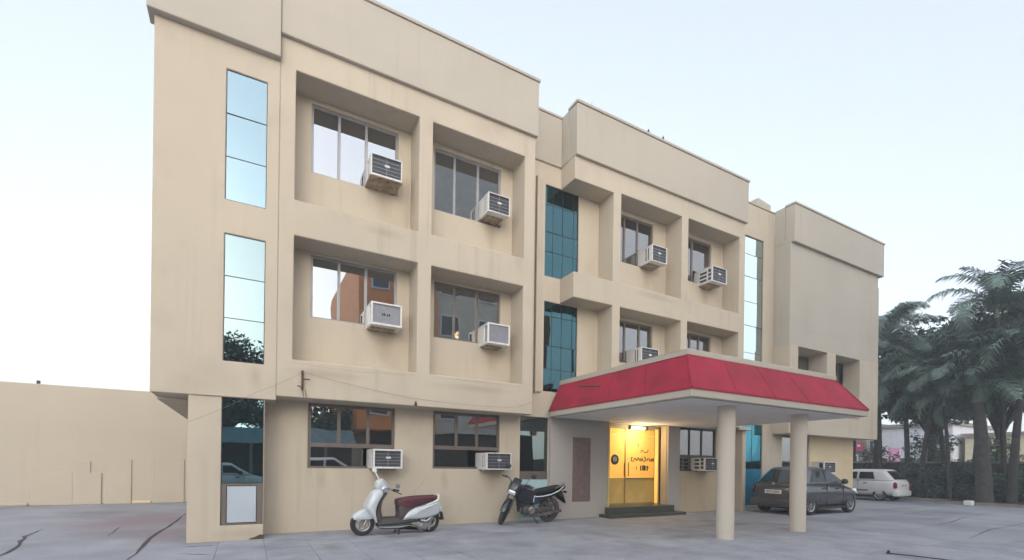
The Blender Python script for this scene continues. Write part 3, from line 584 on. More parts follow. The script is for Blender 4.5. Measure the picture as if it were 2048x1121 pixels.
def wire(pts, sag, lab):
    P = []
    for a, b in zip(pts, pts[1:]):
        for k in range(8): t = k / 8; P.append(Vector(a).lerp(Vector(b), t) - Vector((0, 0, sag * 4 * t * (1 - t))))
    P.append(Vector(pts[-1])); return tag(obj('wire', MB().tube(P, .0026, 5), M['wiregrey']), lab, 'wire')
wire([(.86, YF - .06, 3.05), (3.0, YF - .05, 2.73), (5.2, YF - .05, 2.7), (5.84, YF - .04, 2.88)], .03, 'thin wire sagging right from the rusty bracket along the overhang')
wire([(.86, YF - .06, 3.05), (.1, YF - .1, 2.6), (-.89, YF - .06, 2.03)], .03, 'thin wire falling left from the rusty bracket across the corner pier')
tag(obj('insulator', MB().lathe([(0, 0), (.03, 0), (.03, .03), (.012, .08), (0, .1)], (3.01, YF - .04, 2.585), 'z', 10), M['black'], smooth=True), 'small black cone insulator on the overhang edge above the ground windows', 'insulator')

# ------------------------------------------------------------------ canopy
cn = thing('entrance_canopy', 'flat porch canopy with sloping crimson skirt on two round columns', 'canopy', (6.6, 5.6, 0))
CO = (6.6, 5.6, 0)
def cp(name, mb, m, parent=None, **k): return obj(name, mb, m, parent or cn, off=CO, **k)
ZS, ZR, ZT = 2.6, 2.75, 3.42
xl, xr, yf, yb = 6.58, 12.4, 5.6, 10.0
xl2, xr2, yf2 = 6.9, 11.75, 5.98
cp('slab', MB().box(xl, xr, yf, yb, ZS, ZR - .004), M['fascia'], bevel=.012); cp('soffit', MB().box(xl + .12, xr - .12, yf + .12, yb - .05, ZS - .012, ZS - .001), M['soffit'])
cp('neck', MB().box(8.0, 12.2, yb + .001, YF, ZS + .16, 3.25), M['fascia'])
def skirt(a, b, c, d, n, lab=None):
    # sheet of painted panels between eave a-b and top d-c, each a little uneven, on a closed wedge
    A, B, C, D = map(Vector, (a, b, c, d)); nor = (B - A).cross(D - A).normalized()
    k = cp('roof_skirt', MB().hexa([A, B, C, D, A - nor * .04, B - nor * .04, C - nor * .04, D - nor * .04]), M['roofred'], smooth=False)
    if lab: k['label'] = lab
    for i in range(n):
        t0, t1 = i / n + (.0012 if i else 0), (i + 1) / n - (.0012 if i < n - 1 else 0); u = nor * (.010 + rnd.uniform(-.002, .002)); u2 = nor * (.010 + rnd.uniform(-.002, .002))
        P = [A.lerp(B, t0), A.lerp(B, t1), D.lerp(C, t1), D.lerp(C, t0)]
        cp('roof_sheet', MB().hexa([P[0] + nor * .001, P[1] + nor * .001, P[2] + nor * .001, P[3] + nor * .001, P[0] + u, P[1] + u2, P[2] + u2, P[3] + u]), M['roofred'], k)
    return k
skirt((xl, yf, ZR), (xr, yf, ZR), (xr2, yf2, ZT), (xl2, yf2, ZT), 5, 'front skirt facing the yard')
skirt((xl, yb, ZR), (xl, yf, ZR), (xl2, yf2, ZT), (xl2, yb, ZT), 4)
skirt((xr, yf, ZR), (xr, yb, ZR), (xr2, yb, ZT), (xr2, yf2, ZT), 4)
cp('roof_core', MB().box(xl2 + .05, xr2 - .05, yf2 + .05, yb, ZR, ZT - .02), M['fascia']); 
cp('roof_rim', MB().box(xl2 - .02, xr2 + .02, yf2 - .02, yf2 + .12, ZT, ZT + .11).box(xl2 - .02, xl2 + .12, yf2 + .12, yb, ZT, ZT + .11).box(xr2 - .12, xr2 + .02, yf2 + .12, yb, ZT, ZT + .11), M['fascia'], bevel=.008)
cp('hip_flashing', MB().tube([(xl - .005, yf - .005, ZR + .01), (xl2 - .005, yf2 - .005, ZT)], .022, 6), M['roofred'], smooth=True)
cp('hip_flashing', MB().tube([(xr + .005, yf - .005, ZR + .01), (xr2 + .005, yf2 - .005, ZT)], .022, 6), M['roofred'], smooth=True)
cp('drip_edge', MB().box(xl - .012, xr + .012, yf - .014, yf - .001, ZR - .02, ZR + .012).box(xl - .013, xl - .001, yf - .001, yb, ZR - .02, ZR + .012), M['roofred'])
cp('hook', MB().tube([(xl + .02, 8.05, ZR + .35), (xl - .12, 8.0, ZR + .34), (xl - .2, 8.25, ZR + .36), (xl - .2, 8.5, ZR + .4)], .018, 6), M['rust'], smooth=True)
for (x, y) in ((8.14, 6.1), (10.66, 6.16)):
    c = cp('column', MB().lathe([(.0, 0.), (.163, 0.), (.163, .3), (.161, 1.2), (.163, 2.588), (0, 2.588)], (x, y, 0), 'z', 40), M['column'], smooth=40)

# ------------------------------------------------------------------ air conditioners
def make_ac(loc, w, h, d, face, style, lab, tray=False):
    """window unit poking out towards -y; origin at the lower left corner on the window plane"""
    a = thing('air_conditioner', lab, 'air conditioner', loc, 0, 'window air conditioners of the hotel')
    wh, dk = M['acwhite'], M[face]
    fr = .035 if style == 'frame' else .022
    # casing: sides, top, bottom with openings in the left side and the front
    cas = MB().box(fr, w - .004, -d + .04, .12, .012, h - .004); obj('core', cas, dk, a)
    sh = MB(); sh.plate(0, w, 0, h, -d, -d + .03, [(fr, w - fr, fr * (1.2 if style != 'tray' else 1.8), h - fr)])
    obj('front_frame', sh, wh, a, bevel=.005)
    obj('top', MB().box(0, w, -d + .03, .12, h - .012, h), wh, a, bevel=.003); obj('base', MB().box(0, w, -d + .03, .12, 0, .012), M['acrust'] if tray else wh, a, bevel=.003)
    # left side with vents, built in the yz plane
    holes = {'slots': [(-d + .14, -d + .19, .06, h - .05), (-d + .23, -d + .28, .06, h - .05)], 'frame': [(-d + .05, -d + .2, .05, h - .05)], 'tray': [(-d + .2, -d + .3, .06, h - .06)],
             'louvre': [(-d + .06, -d + .17, .06 + k * .12, .15 + k * .12) for k in range(3)] + [(-d + .22, -.1, .06 + k * .115, .13 + k * .115) for k in range(3)]}[style]
    for (x0, x1) in ((0, fr - .004), (w - .012, w)):
        p = MB().plate(-d + .031, .12, .0125, h - .0125, 0, x1 - x0, holes); q = MB(); q.add([(x0 + yy, xx, zz) for xx, yy, zz in p.v], p.f); obj('side_panel', q, wh, a, bevel=.003)
    # grille wires and badge
    yy = -d + .022
    if face == 'acdark':
        for k in range(1, 5): obj('grille_bar', MB().box(fr, w - fr, yy, yy + .006, fr + k * (h - 2 * fr) / 5, fr + k * (h - 2 * fr) / 5 + .006), M['acgrey'], a)
        obj('grille_post', MB().box(w * .5, w * .5 + .008, yy - .002, yy - .0005, fr * 1.8, h - fr), M['acgrey'], a); obj('badge', MB().box(w * .5 - .04, w * .5 + .06, yy - .008, yy - .003, h * .52, h * .62), wh, a)
    else:
        n = 26; g = MB()
        for k in range(n): x = fr + (w - 2 * fr) * (k + .5) / n; g.box(x - .004, x + .002, yy, yy + .008, fr * 1.2, h - fr)
        o = obj('fin_grille', g, M['acgrey'], a); o['kind'] = 'stuff'
    if tray:
        obj('tray', MB().hexa([(-.02, .02, -.06), (w - .06, .02, -.06), (w + .01, -d + .02, -.012), (-.02, -d + .02, -.012), (-.02, .02, -.02), (w - .06, .02, -.02), (w + .01, -d + .02, -.002), (-.02, -d + .02, -.002)]), M['acrust'], a)
    else: obj('support', MB().box(.05, w - .1, -d + .18, .02, -.03, -.002), M['acrust'], a)
    return a
GY = YW + .05
make_ac((2.08, GY, 7.17), .63, .44, .52, 'acdark', 'tray', 'grimy air conditioner with rusty tray in the top left niche', True)
make_ac((4.70, GY, 7.15), .56, .44, .50, 'acdark', 'slots', 'air conditioner with two black side slots in the second niche of the top floor')
make_ac((2.12, GY, 4.18), .63, .46, .52, 'acgrey', 'frame', 'white framed air conditioner with grey face in the lower left niche'); 
make_ac((4.72, GY, 4.15), .57, .47, .52, 'acgrey', 'frame', 'white framed air conditioner beside the orange curtained window')
make_ac((9.72, GY, 7.10), .57, .46, .56, 'acdark', 'slots', 'air conditioner in the middle top niche right of the stair window')
make_ac((12.18, GY, 7.02), .66, .47, .58, 'acdark', 'louvre', 'louvred white air conditioner in the rightmost top niche')
make_ac((9.35, GY, 4.22), .66, .44, .58, 'acdark', 'slots', 'air conditioner just showing above the canopy corner')
make_ac((2.20, GY, 1.275), .60, .40, .52, 'acdark', 'frame', 'air conditioner with dark grille above the parked scooter')
make_ac((4.74, GY, 1.27), .64, .39, .52, 'acdark', 'slots', 'air conditioner in the ground window left of the motorcycle')
make_ac((12.06, GY, 1.28), .72, .40, .50, 'acdark', 'louvre', 'air conditioner under the canopy partly behind the front column')
make_ac((18.5, YW + .1, 1.22), .80, .44, .56, 'acdark', 'frame', 'pale air conditioner on the yellow wall above the grey car')
make_ac((18.42, YW + .05, 4.25), .6, .42, .5, 'acgrey', 'frame', 'air conditioner showing above the canopy right end') if False else None
# marks on the grey unit of the lower left niche
un = [o for o in bpy.data.objects if o.get('label', '').startswith('white framed air conditioner with grey face')][0]
for k, (dx, ww) in enumerate(((0, .018), (.035, .03), (.1, .018), (.135, .03))): obj('badge_mark', MB().box(.22 + dx, .22 + dx + ww, -.506, -.500, .21, .25), M['ink'], un)

# ------------------------------------------------------------------ wheels
def wheel(parent, c, r, w, spokes, m_t, m_r, rimf=.68, hub=.2, axis_m=None, disc=True, plain=False):
    """tyre is the wheel; rim with spokes rides in it; axle along local y"""
    t = MB().lathe([(r * rimf, -w * .42), (r * .9, -w * .5), (r * .985, -w * .32), (r, 0), (r * .985, w * .32), (r * .9, w * .5), (r * rimf, w * .42)], c, 'y', 36)
    wo = obj('wheel', t, m_t, parent, smooth=45)
    q = MB().lathe([(r * rimf, -w * .42), (r * (rimf - .09), -w * .36), (r * (rimf - .12), 0), (r * (rimf - .09), w * .36), (r * rimf, w * .42)], c, 'y', 36)
    q.lathe([(0, -w * .42), (r * hub, -w * .42), (r * hub, w * .42), (0, w * .42)], c, 'y', 16)
    for k in range(spokes):
        a = 2 * math.pi * k / spokes + .3; d = Vector((math.cos(a), 0, math.sin(a))); n = Vector((-d.z, 0, d.x)); C0 = Vector(c); p = []
        for yy in (-w * .22, w * .22):
            for (rad, hw) in ((r * hub * .8, r * .09), (r * (rimf - .1), r * .055)):
                p += [C0 + d * rad + n * hw + Vector((0, yy, 0)), C0 + d * rad - n * hw + Vector((0, yy, 0))]
        q.add(p, [(0, 1, 3, 2), (4, 6, 7, 5), (0, 2, 6, 4), (1, 5, 7, 3), (2, 3, 7, 6)])
    obj('rim', q, m_r, wo, smooth=35)
    if disc and not plain: obj('brake_drum', MB().lathe([(0, -w * .2), (r * .3, -w * .2), (r * .3, w * .2), (0, w * .2)], c, 'y', 20), M['steel'], wo, smooth=35)
    if plain: obj('hub_disc', MB().lathe([(0, -w * .1), (r * rimf * .92, -w * .1), (r * rimf * .92, w * .1), (0, w * .1)], c, 'y', 24), M['black'], wo, smooth=35)
    return wo

# ------------------------------------------------------------------ scooter (local: x forward, y left, seen from its left side)
sc = thing('motor_scooter', 'white motor scooter with maroon seat parked against the beige wall', 'scooter', (3.22, 9.28, .012), math.pi + R(1.5))
def S(px, pz): return ((1150 - px) / 650, ((925 + (1150 - px) * 40 / 855) - pz) / 650)
def sp(*pts): return [S(*p) for p in pts]
def s3(px, pz, y): x, z = S(px, pz); return (x, y, z)
WX = S(295, 0)[0]
wheel(sc, (0, 0, .225), .225, .095, 5, M['rubber'], M['rim'], .62); wheel(sc, (WX, 0, .225), .225, .095, 5, M['rubber'], M['rim'], .62)
obj('front_fender', MB().puff(sp((172, 738), (200, 695), (255, 655), (325, 632), (375, 680), (412, 740), (385, 762), (300, 768), (200, 772)), lambda x, z: .085 + .02 * math.sin(z * 6), .03), M['scooter'], sc, smooth=60)
obj('fork', MB().tube([s3(300, 850, .065), s3(360, 690, .06), s3(420, 560, .03)], .018, 8).tube([s3(300, 850, -.065), s3(360, 690, -.06), s3(420, 560, -.03)], .018, 8), M['steel'], sc, smooth=True)
obj('leg_shield', MB().puff(sp((465, 380), (400, 430), (350, 520), (315, 620), (345, 665), (400, 730), (440, 790), (478, 840), (500, 830), (455, 740), (440, 640), (470, 540), (525, 450), (520, 410)), lambda x, z: .10 + .13 * max(0, min(1, (z - .12) / .5)) * (1 - .45 * max(0, min(1, (z - .55) / .3))), .03), M['scooter'], sc, smooth=60)
obj('inner_shield', MB().puff(sp((580, 430), (520, 450), (462, 560), (436, 680), (450, 760), (490, 832), (540, 820), (525, 740), (505, 640), (520, 530)), .165, .02), M['taupe'], sc, smooth=60)
obj('floorboard', MB().puff(sp((480, 800), (520, 742), (720, 728), (780, 760), (900, 745), (990, 770), (880, 805), (700, 825), (500, 834)), .17, .02), M['taupe'], sc, smooth=60)
obj('lower_trim', MB().puff(sp((440, 800), (470, 832), (690, 828), (890, 808), (900, 830), (720, 866), (520, 866), (470, 850)), .15, .02), M['scooter'], sc, smooth=60)
obj('underside', MB().puff(sp((500, 866), (720, 868), (890, 845), (1010, 890), (900, 862), (700, 882), (540, 884)), .08, .01), M['black'], sc, smooth=60)
obj('seat_post', MB().puff(sp((722, 585), (726, 690), (716, 735), (770, 768), (860, 700), (940, 610), (840, 580)), .14, .03), M['taupe'], sc, smooth=60)
obj('body_panel', MB().puff(sp((758, 768), (800, 700), (850, 648), (930, 605), (1020, 580), (1110, 552), (1220, 512), (1262, 520), (1285, 570), (1268, 672), (1180, 715), (1060, 742), (960, 755), (860, 760)), lambda x, z: .145 + .075 * math.sin(max(0, min(1, (x + .25) / .85)) * 3.1), .05), M['scooter'], sc, smooth=60)
obj('seat', MB().puff(sp((700, 550), (706, 515), (735, 497), (850, 472), (960, 455), (1100, 446), (1238, 440), (1242, 495), (1150, 530), (1060, 560), (960, 592), (850, 635), (760, 610), (712, 588)), lambda x, z: .135 + .02 * math.sin(x * 5), .045), M['maroon'], sc, smooth=60)
obj('grab_rail', MB().tube([s3(1080, 566, .175), s3(1170, 530, .18), s3(1240, 500, .16), s3(1258, 440, .12), s3(1262, 425, 0), s3(1258, 440, -.12), s3(1240, 500, -.16), s3(1170, 530, -.18), s3(1080, 566, -.175)], .018, 8), M['whitepaint'], sc, smooth=True)
obj('tail_lamp', MB().puff(sp((1268, 560), (1300, 580), (1328, 612), (1300, 650), (1270, 650)), .11, .02), M['clearlamp'], sc, smooth=60); obj('tail_lens', MB().puff(sp((1300, 585), (1332, 612), (1306, 640)), .09, .01), M['redlamp'], sc, smooth=60)
obj('rear_mudguard', MB().puff(sp((1200, 700), (1270, 672), (1290, 720), (1335, 762), (1300, 766), (1262, 735)), .07, .012), M['black'], sc, smooth=60)
obj('number_plate', MB().hexa([s3(1318, 660, -.09), s3(1318, 660, .09), s3(1340, 760, .09), s3(1340, 760, -.09), s3(1322, 660, -.09), s3(1322, 660, .09), s3(1344, 760, .09), s3(1344, 760, -.09)]), M['taupe'], sc)
hd = obj('headset', MB().puff(sp((450, 370), (455, 305), (480, 268), (518, 248), (560, 275), (612, 335), (640, 372), (600, 400), (560, 432), (500, 415)), lambda x, z: .075 + .07 * max(0, min(1, (x - .9) / .16)), .035), M['scooter'], sc, smooth=60)
obj('headlight', MB().puff(sp((446, 365), (450, 318), (468, 292), (486, 300), (478, 350), (466, 384)), .085, .02), M['clearlamp'], hd, smooth=60); obj('indicator', MB().puff(sp((500, 372), (530, 345), (566, 360), (540, 395), (510, 398)), .135, .02), M['clearlamp'], hd, smooth=60)
obj('smoke_visor', MB().puff(sp((474, 300), (512, 262), (540, 292), (500, 322)), .1, .015), M['taupe'], hd, smooth=60)
hb = obj('handlebar', MB().tube([s3(585, 372, .08), s3(620, 380, .22), s3(650, 384, .32)], .014, 8).tube([s3(585, 372, -.08), s3(620, 350, -.22), s3(650, 346, -.32)], .014, 8), M['steel'], sc, smooth=True)
obj('grip', MB().tube([s3(632, 382, .25), s3(668, 388, .37)], .021, 8), M['black'], hb, smooth=True); obj('grip', MB().tube([s3(632, 350, -.25), s3(668, 346, -.37)], .021, 8), M['black'], hb, smooth=True)
obj('brake_lever', MB().tube([s3(610, 392, .24), s3(650, 408, .33), s3(700, 430, .4)], .009, 6), M['black'], hb, smooth=True)
for (a, b, sy) in (((530, 240), (470, 155), -1), ((640, 370), (690, 335), 1)):
    mm = obj('mirror', MB().tube([s3(a[0], a[1] + 60 if sy < 0 else a[1], .12 * sy), s3(*b, .2 * sy)], .009, 6), M['chrome'] if sy > 0 else M['whitepaint'], sc, smooth=True)
    x, z = S(*b); obj('mirror_head', MB().puff([(x + .045, z - .01), (x + .03, z + .04), (x - .03, z + .035), (x - .04, z - .02), (x, z - .045)], .02, .01, y=.21 * sy), M['whitepaint'] if sy < 0 else M['steel'], mm, smooth=60)
obj('engine_case', MB().puff(sp((880, 815), (910, 782), (1000, 780), (1090, 790), (1120, 830), (1100, 880), (1040, 888), (960, 850)), .05, .02, y=.1), M['steel'], sc, smooth=60); obj('crank_cover', MB().lathe([(0, .03), (.05, .03), (.07, .01), (.07, -.03)], (S(1050, 835)[0], .14, S(1050, 835)[1]), 'y', 20), M['rim'], sc, smooth=40)
obj('rear_shock', MB().tube([s3(1135, 720, .12), s3(1128, 890, .11)], .022, 8), M['steel'], sc, smooth=True); obj('exhaust', MB().tube([s3(1000, 870, -.12), s3(1100, 850, -.15), s3(1280, 800, -.17)], [.03, .05, .055], 10), M['steel'], sc, smooth=True)
obj('centre_stand', MB().tube([s3(716, 972, .17), s3(735, 885, .12), s3(790, 862, .1), s3(790, 862, -.1), s3(735, 885, -.12), s3(716, 972, -.17)], .012, 6), M['black'], sc, smooth=True); obj('stand_lever', MB().tube([s3(680, 905, .13), s3(735, 885, .12)], .01, 6), M['black'], sc, smooth=True)
obj('fender_stripe', MB().tube([s3(1000, 760, .19), s3(1080, 770, .18), s3(1135, 735, .16)], .014, 6), M['whitepaint'], sc, smooth=True)

# ------------------------------------------------------------------ motorcycle
mc = thing('motorcycle', 'dark navy motorcycle leaning on its stand beside the entrance wall', 'motorcycle', (6.42, 9.76, .012), math.pi + R(3)); mc.rotation_euler = (R(-7), 0, math.pi + R(4)); mc.scale = (1.02, 1.02, 1.02)
wheel(mc, (0, 0, .3), .3, .09, 6, M['dustyrubber'], M['dirtysteel'], .74, .16)
obj('chain_case', MB().puff([(-.02, .29), (.0, .38), (.3, .38), (.5, .36), (.5, .28), (.3, .25)], .015, .01, y=.09), M['dustyrubber'], mc, smooth=60); obj('swing_arm', MB().tube([(0, .075, .3), (.5, .075, .33)], .02, 8).tube([(0, -.075, .3), (.5, -.075, .33)], .02, 8), M['dirtysteel'], mc, smooth=True)
obj('frame', MB().tube([(1.02, 0, .82), (.95, 0, .6), (.88, 0, .3), (.65, 0, .2), (.45, 0, .28)], .022, 8).tube([(1.02, 0, .8), (.6, 0, .68), (.1, .1, .66)], .02, 8), M['black'], mc, smooth=True)
en = obj('engine', MB().puff([(.46, .25), (.5, .42), (.62, .45), (.78, .42), (.82, .3), (.74, .22), (.55, .2)], .13, .03), M['dirtysteel'], mc, smooth=60)
obj('cylinder_head', MB().puff([(.7, .38), (.66, .58), (.74, .62), (.86, .6), (.86, .4)], .09, .015), M['black'], en, smooth=60); obj('crankcase_cover', MB().lathe([(0, .05), (.07, .05), (.09, .03), (.09, 0)], (.6, .13, .33), 'y', 20), M['steel'], en, smooth=40)
for k in range(5): obj('cooling_fin', MB().box(.68, .88, -.1, .1, .42 + k * .035, .43 + k * .035), M['dirtysteel'], en)
obj('tank', MB().puff([(.5, .6), (.48, .75), (.58, .83), (.74, .9), (.93, .89), (1.03, .8), (1.0, .66), (.86, .58), (.7, .58)], lambda x, z: .115 + .055 * math.sin(max(0, min(1, (x - .45) / .6)) * 3.1), .05), M['navy'], mc, smooth=60)
obj('tank_cover', MB().puff([(.62, .48), (.6, .64), (.8, .7), (1.02, .74), (.98, .6), (.84, .5)], .13, .03), M['navy'], mc, smooth=60); obj('fuel_cap', MB().lathe([(0, .02), (.05, .02), (.055, 0)], (.74, 0, .905), 'z', 16), M['chrome'], mc, smooth=40)
obj('seat', MB().puff([(.58, .72), (.54, .77), (.4, .78), (.2, .82), (-.08, .87), (-.22, .885), (-.25, .85), (-.1, .79), (.15, .72), (.4, .69)], lambda x, z: .12 + .02 * math.sin(x * 4), .035), M['seatblk'], mc, smooth=60)
obj('side_cowl', MB().puff([(.6, .46), (.58, .66), (.4, .68), (.15, .7), (-.15, .78), (-.33, .88), (-.36, .84), (-.22, .7), (.05, .6), (.3, .5), (.45, .45)], lambda x, z: .13 - .05 * max(0, -x) / .3, .03), M['navy'], mc, smooth=60)
obj('side_decal', MB().puff([(.56, .48), (.56, .62), (.46, .62), (.4, .5)], .138, .01), M['blueacc'], mc, smooth=60)
obj('side_stripe', MB().tube([(.56, .136, .52), (.555, .137, .655), (.53, .137, .665)], .011, 6).tube([(.52, .137, .645), (.3, .136, .65), (.05, .128, .69), (-.18, .112, .77), (-.33, .09, .875)], .013, 6), M['whitepaint'], mc, smooth=True)
obj('grab_rail', MB().tube([(-.05, .12, .83), (-.25, .12, .9), (-.36, .08, .93), (-.38, 0, .93), (-.36, -.08, .93), (-.25, -.12, .9)], .014, 8), M['chrome'], mc, smooth=True)
obj('tail_lamp', MB().puff([(-.3, .78), (-.3, .86), (-.38, .9), (-.42, .84), (-.36, .78)], .06, .015), M['redlamp'], mc, smooth=60)
obj('rear_fender', MB().puff([(-.1, .66), (-.22, .72), (-.32, .74), (-.42, .56), (-.47, .45), (-.42, .46), (-.33, .6), (-.2, .64)], .07, .015), M['black'], mc, smooth=60); obj('indicator', MB().tube([(-.34, .06, .74), (-.36, .16, .74)], [.015, .03], 8), M['black'], mc, smooth=True)
obj('rear_shock', MB().tube([(.02, .1, .33), (.14, .11, .62)], .03, 10).tube([(.02, -.1, .33), (.14, -.11, .62)], .03, 10), M['dirtysteel'], mc, smooth=True)
obj('exhaust', MB().tube([(.8, .04, .5), (.88, .08, .3), (.8, .12, .2), (.5, .14, .2), (.1, .15, .24), (-.25, .15, .3)], [.018, .02, .02, .03, .045, .04], 10), M['dirtysteel'], mc, smooth=True)
obj('foot_peg', MB().tube([(.5, -.2, .27), (.5, .22, .27)], .014, 8), M['rubber'], mc, smooth=True); obj('side_stand', MB().tube([(.55, .1, .22), (.46, .24, .03), (.44, .27, .03)], .012, 6), M['black'], mc, smooth=True)
# steered front end
piv = Vector((1.0, 0, .82)); ax = Vector((.42, 0, -1)).normalized(); rot = Matrix.Translation(piv) @ Matrix.Rotation(R(-46), 4, ax) @ Matrix.Translation(-piv)
def steer(o): o.data.transform(rot); [steer(c) for c in kids(o)]; return o
steer(wheel(mc, (1.27, 0, .3), .3, .085, 6, M['dustyrubber'], M['black'], .74, .2))
steer(obj('fork', MB().tube([(1.27, .075, .3), (1.06, .075, .82)], .022, 8).tube([(1.27, -.075, .3), (1.06, -.075, .82)], .022, 8), M['dirtysteel'], mc, smooth=True))
fe = []
for i in range(13):
    a = R(20 + i * 11.5); fe.append([(1.27 + .335 * math.cos(a), yy, .3 + .335 * math.sin(a) - (.03 if abs(yy) > .05 else 0)) for yy in (-.065, -.03, .03, .065)])
ff = MB(); ff.loft(fe, closed=False, cap=False); steer(obj('front_fender', ff, M['navy'], mc, smooth=60))
hl = steer(obj('headlight_cowl', MB().puff([(1.06, .72), (1.04, .9), (1.1, .99), (1.16, 1.0), (1.23, .92), (1.27, .8), (1.22, .72), (1.14, .69)], lambda x, z: .10 + .05 * max(0, min(1, (1.2 - x) / .15)), .03), M['navy'], mc, smooth=60))
steer(obj('headlight', MB().puff([(1.2, .735), (1.245, .84), (1.275, .82), (1.272, .76), (1.24, .725)], .085, .015), M['clearlamp'], hl, smooth=60)); steer(obj('visor', MB().puff([(1.06, .97), (1.0, 1.06), (1.06, 1.07), (1.18, .99)], .09, .01), M['black'], hl, smooth=60)) 
hbr = steer(obj('handlebar', MB().tube([(1.02, -.36, 1.0), (1.04, -.22, 1.02), (1.05, -.08, .93), (1.05, .08, .93), (1.04, .22, 1.02), (1.02, .36, 1.0)], .012, 8), M['dirtysteel'], mc, smooth=True))
for q in (-1, 1):
    steer(obj('grip', MB().tube([(1.03, .26 * q, 1.02), (.99, .39 * q, .99)], .02, 8), M['black'], hbr, smooth=True)); steer(obj('lever', MB().tube([(1.07, .22 * q, 1.02), (1.08, .36 * q, 1.0)], .008, 6), M['black'], hbr, smooth=True))
    mr = steer(obj('mirror', MB().tube([(1.05, .2 * q, 1.03), (1.05, .26 * q, 1.2), (1.04, .3 * q, 1.24)], .008, 6), M['chrome'], hbr, smooth=True))
    obj('mirror_head', MB(), M['black'], None) if False else None
    steer(obj('mirror_head', MB().puff([(1.045, 1.21), (1.06, 1.25), (1.05, 1.31), (1.03, 1.31), (1.02, 1.25)], .055, .01, y=.31 * q), M['black'], hbr, smooth=60))

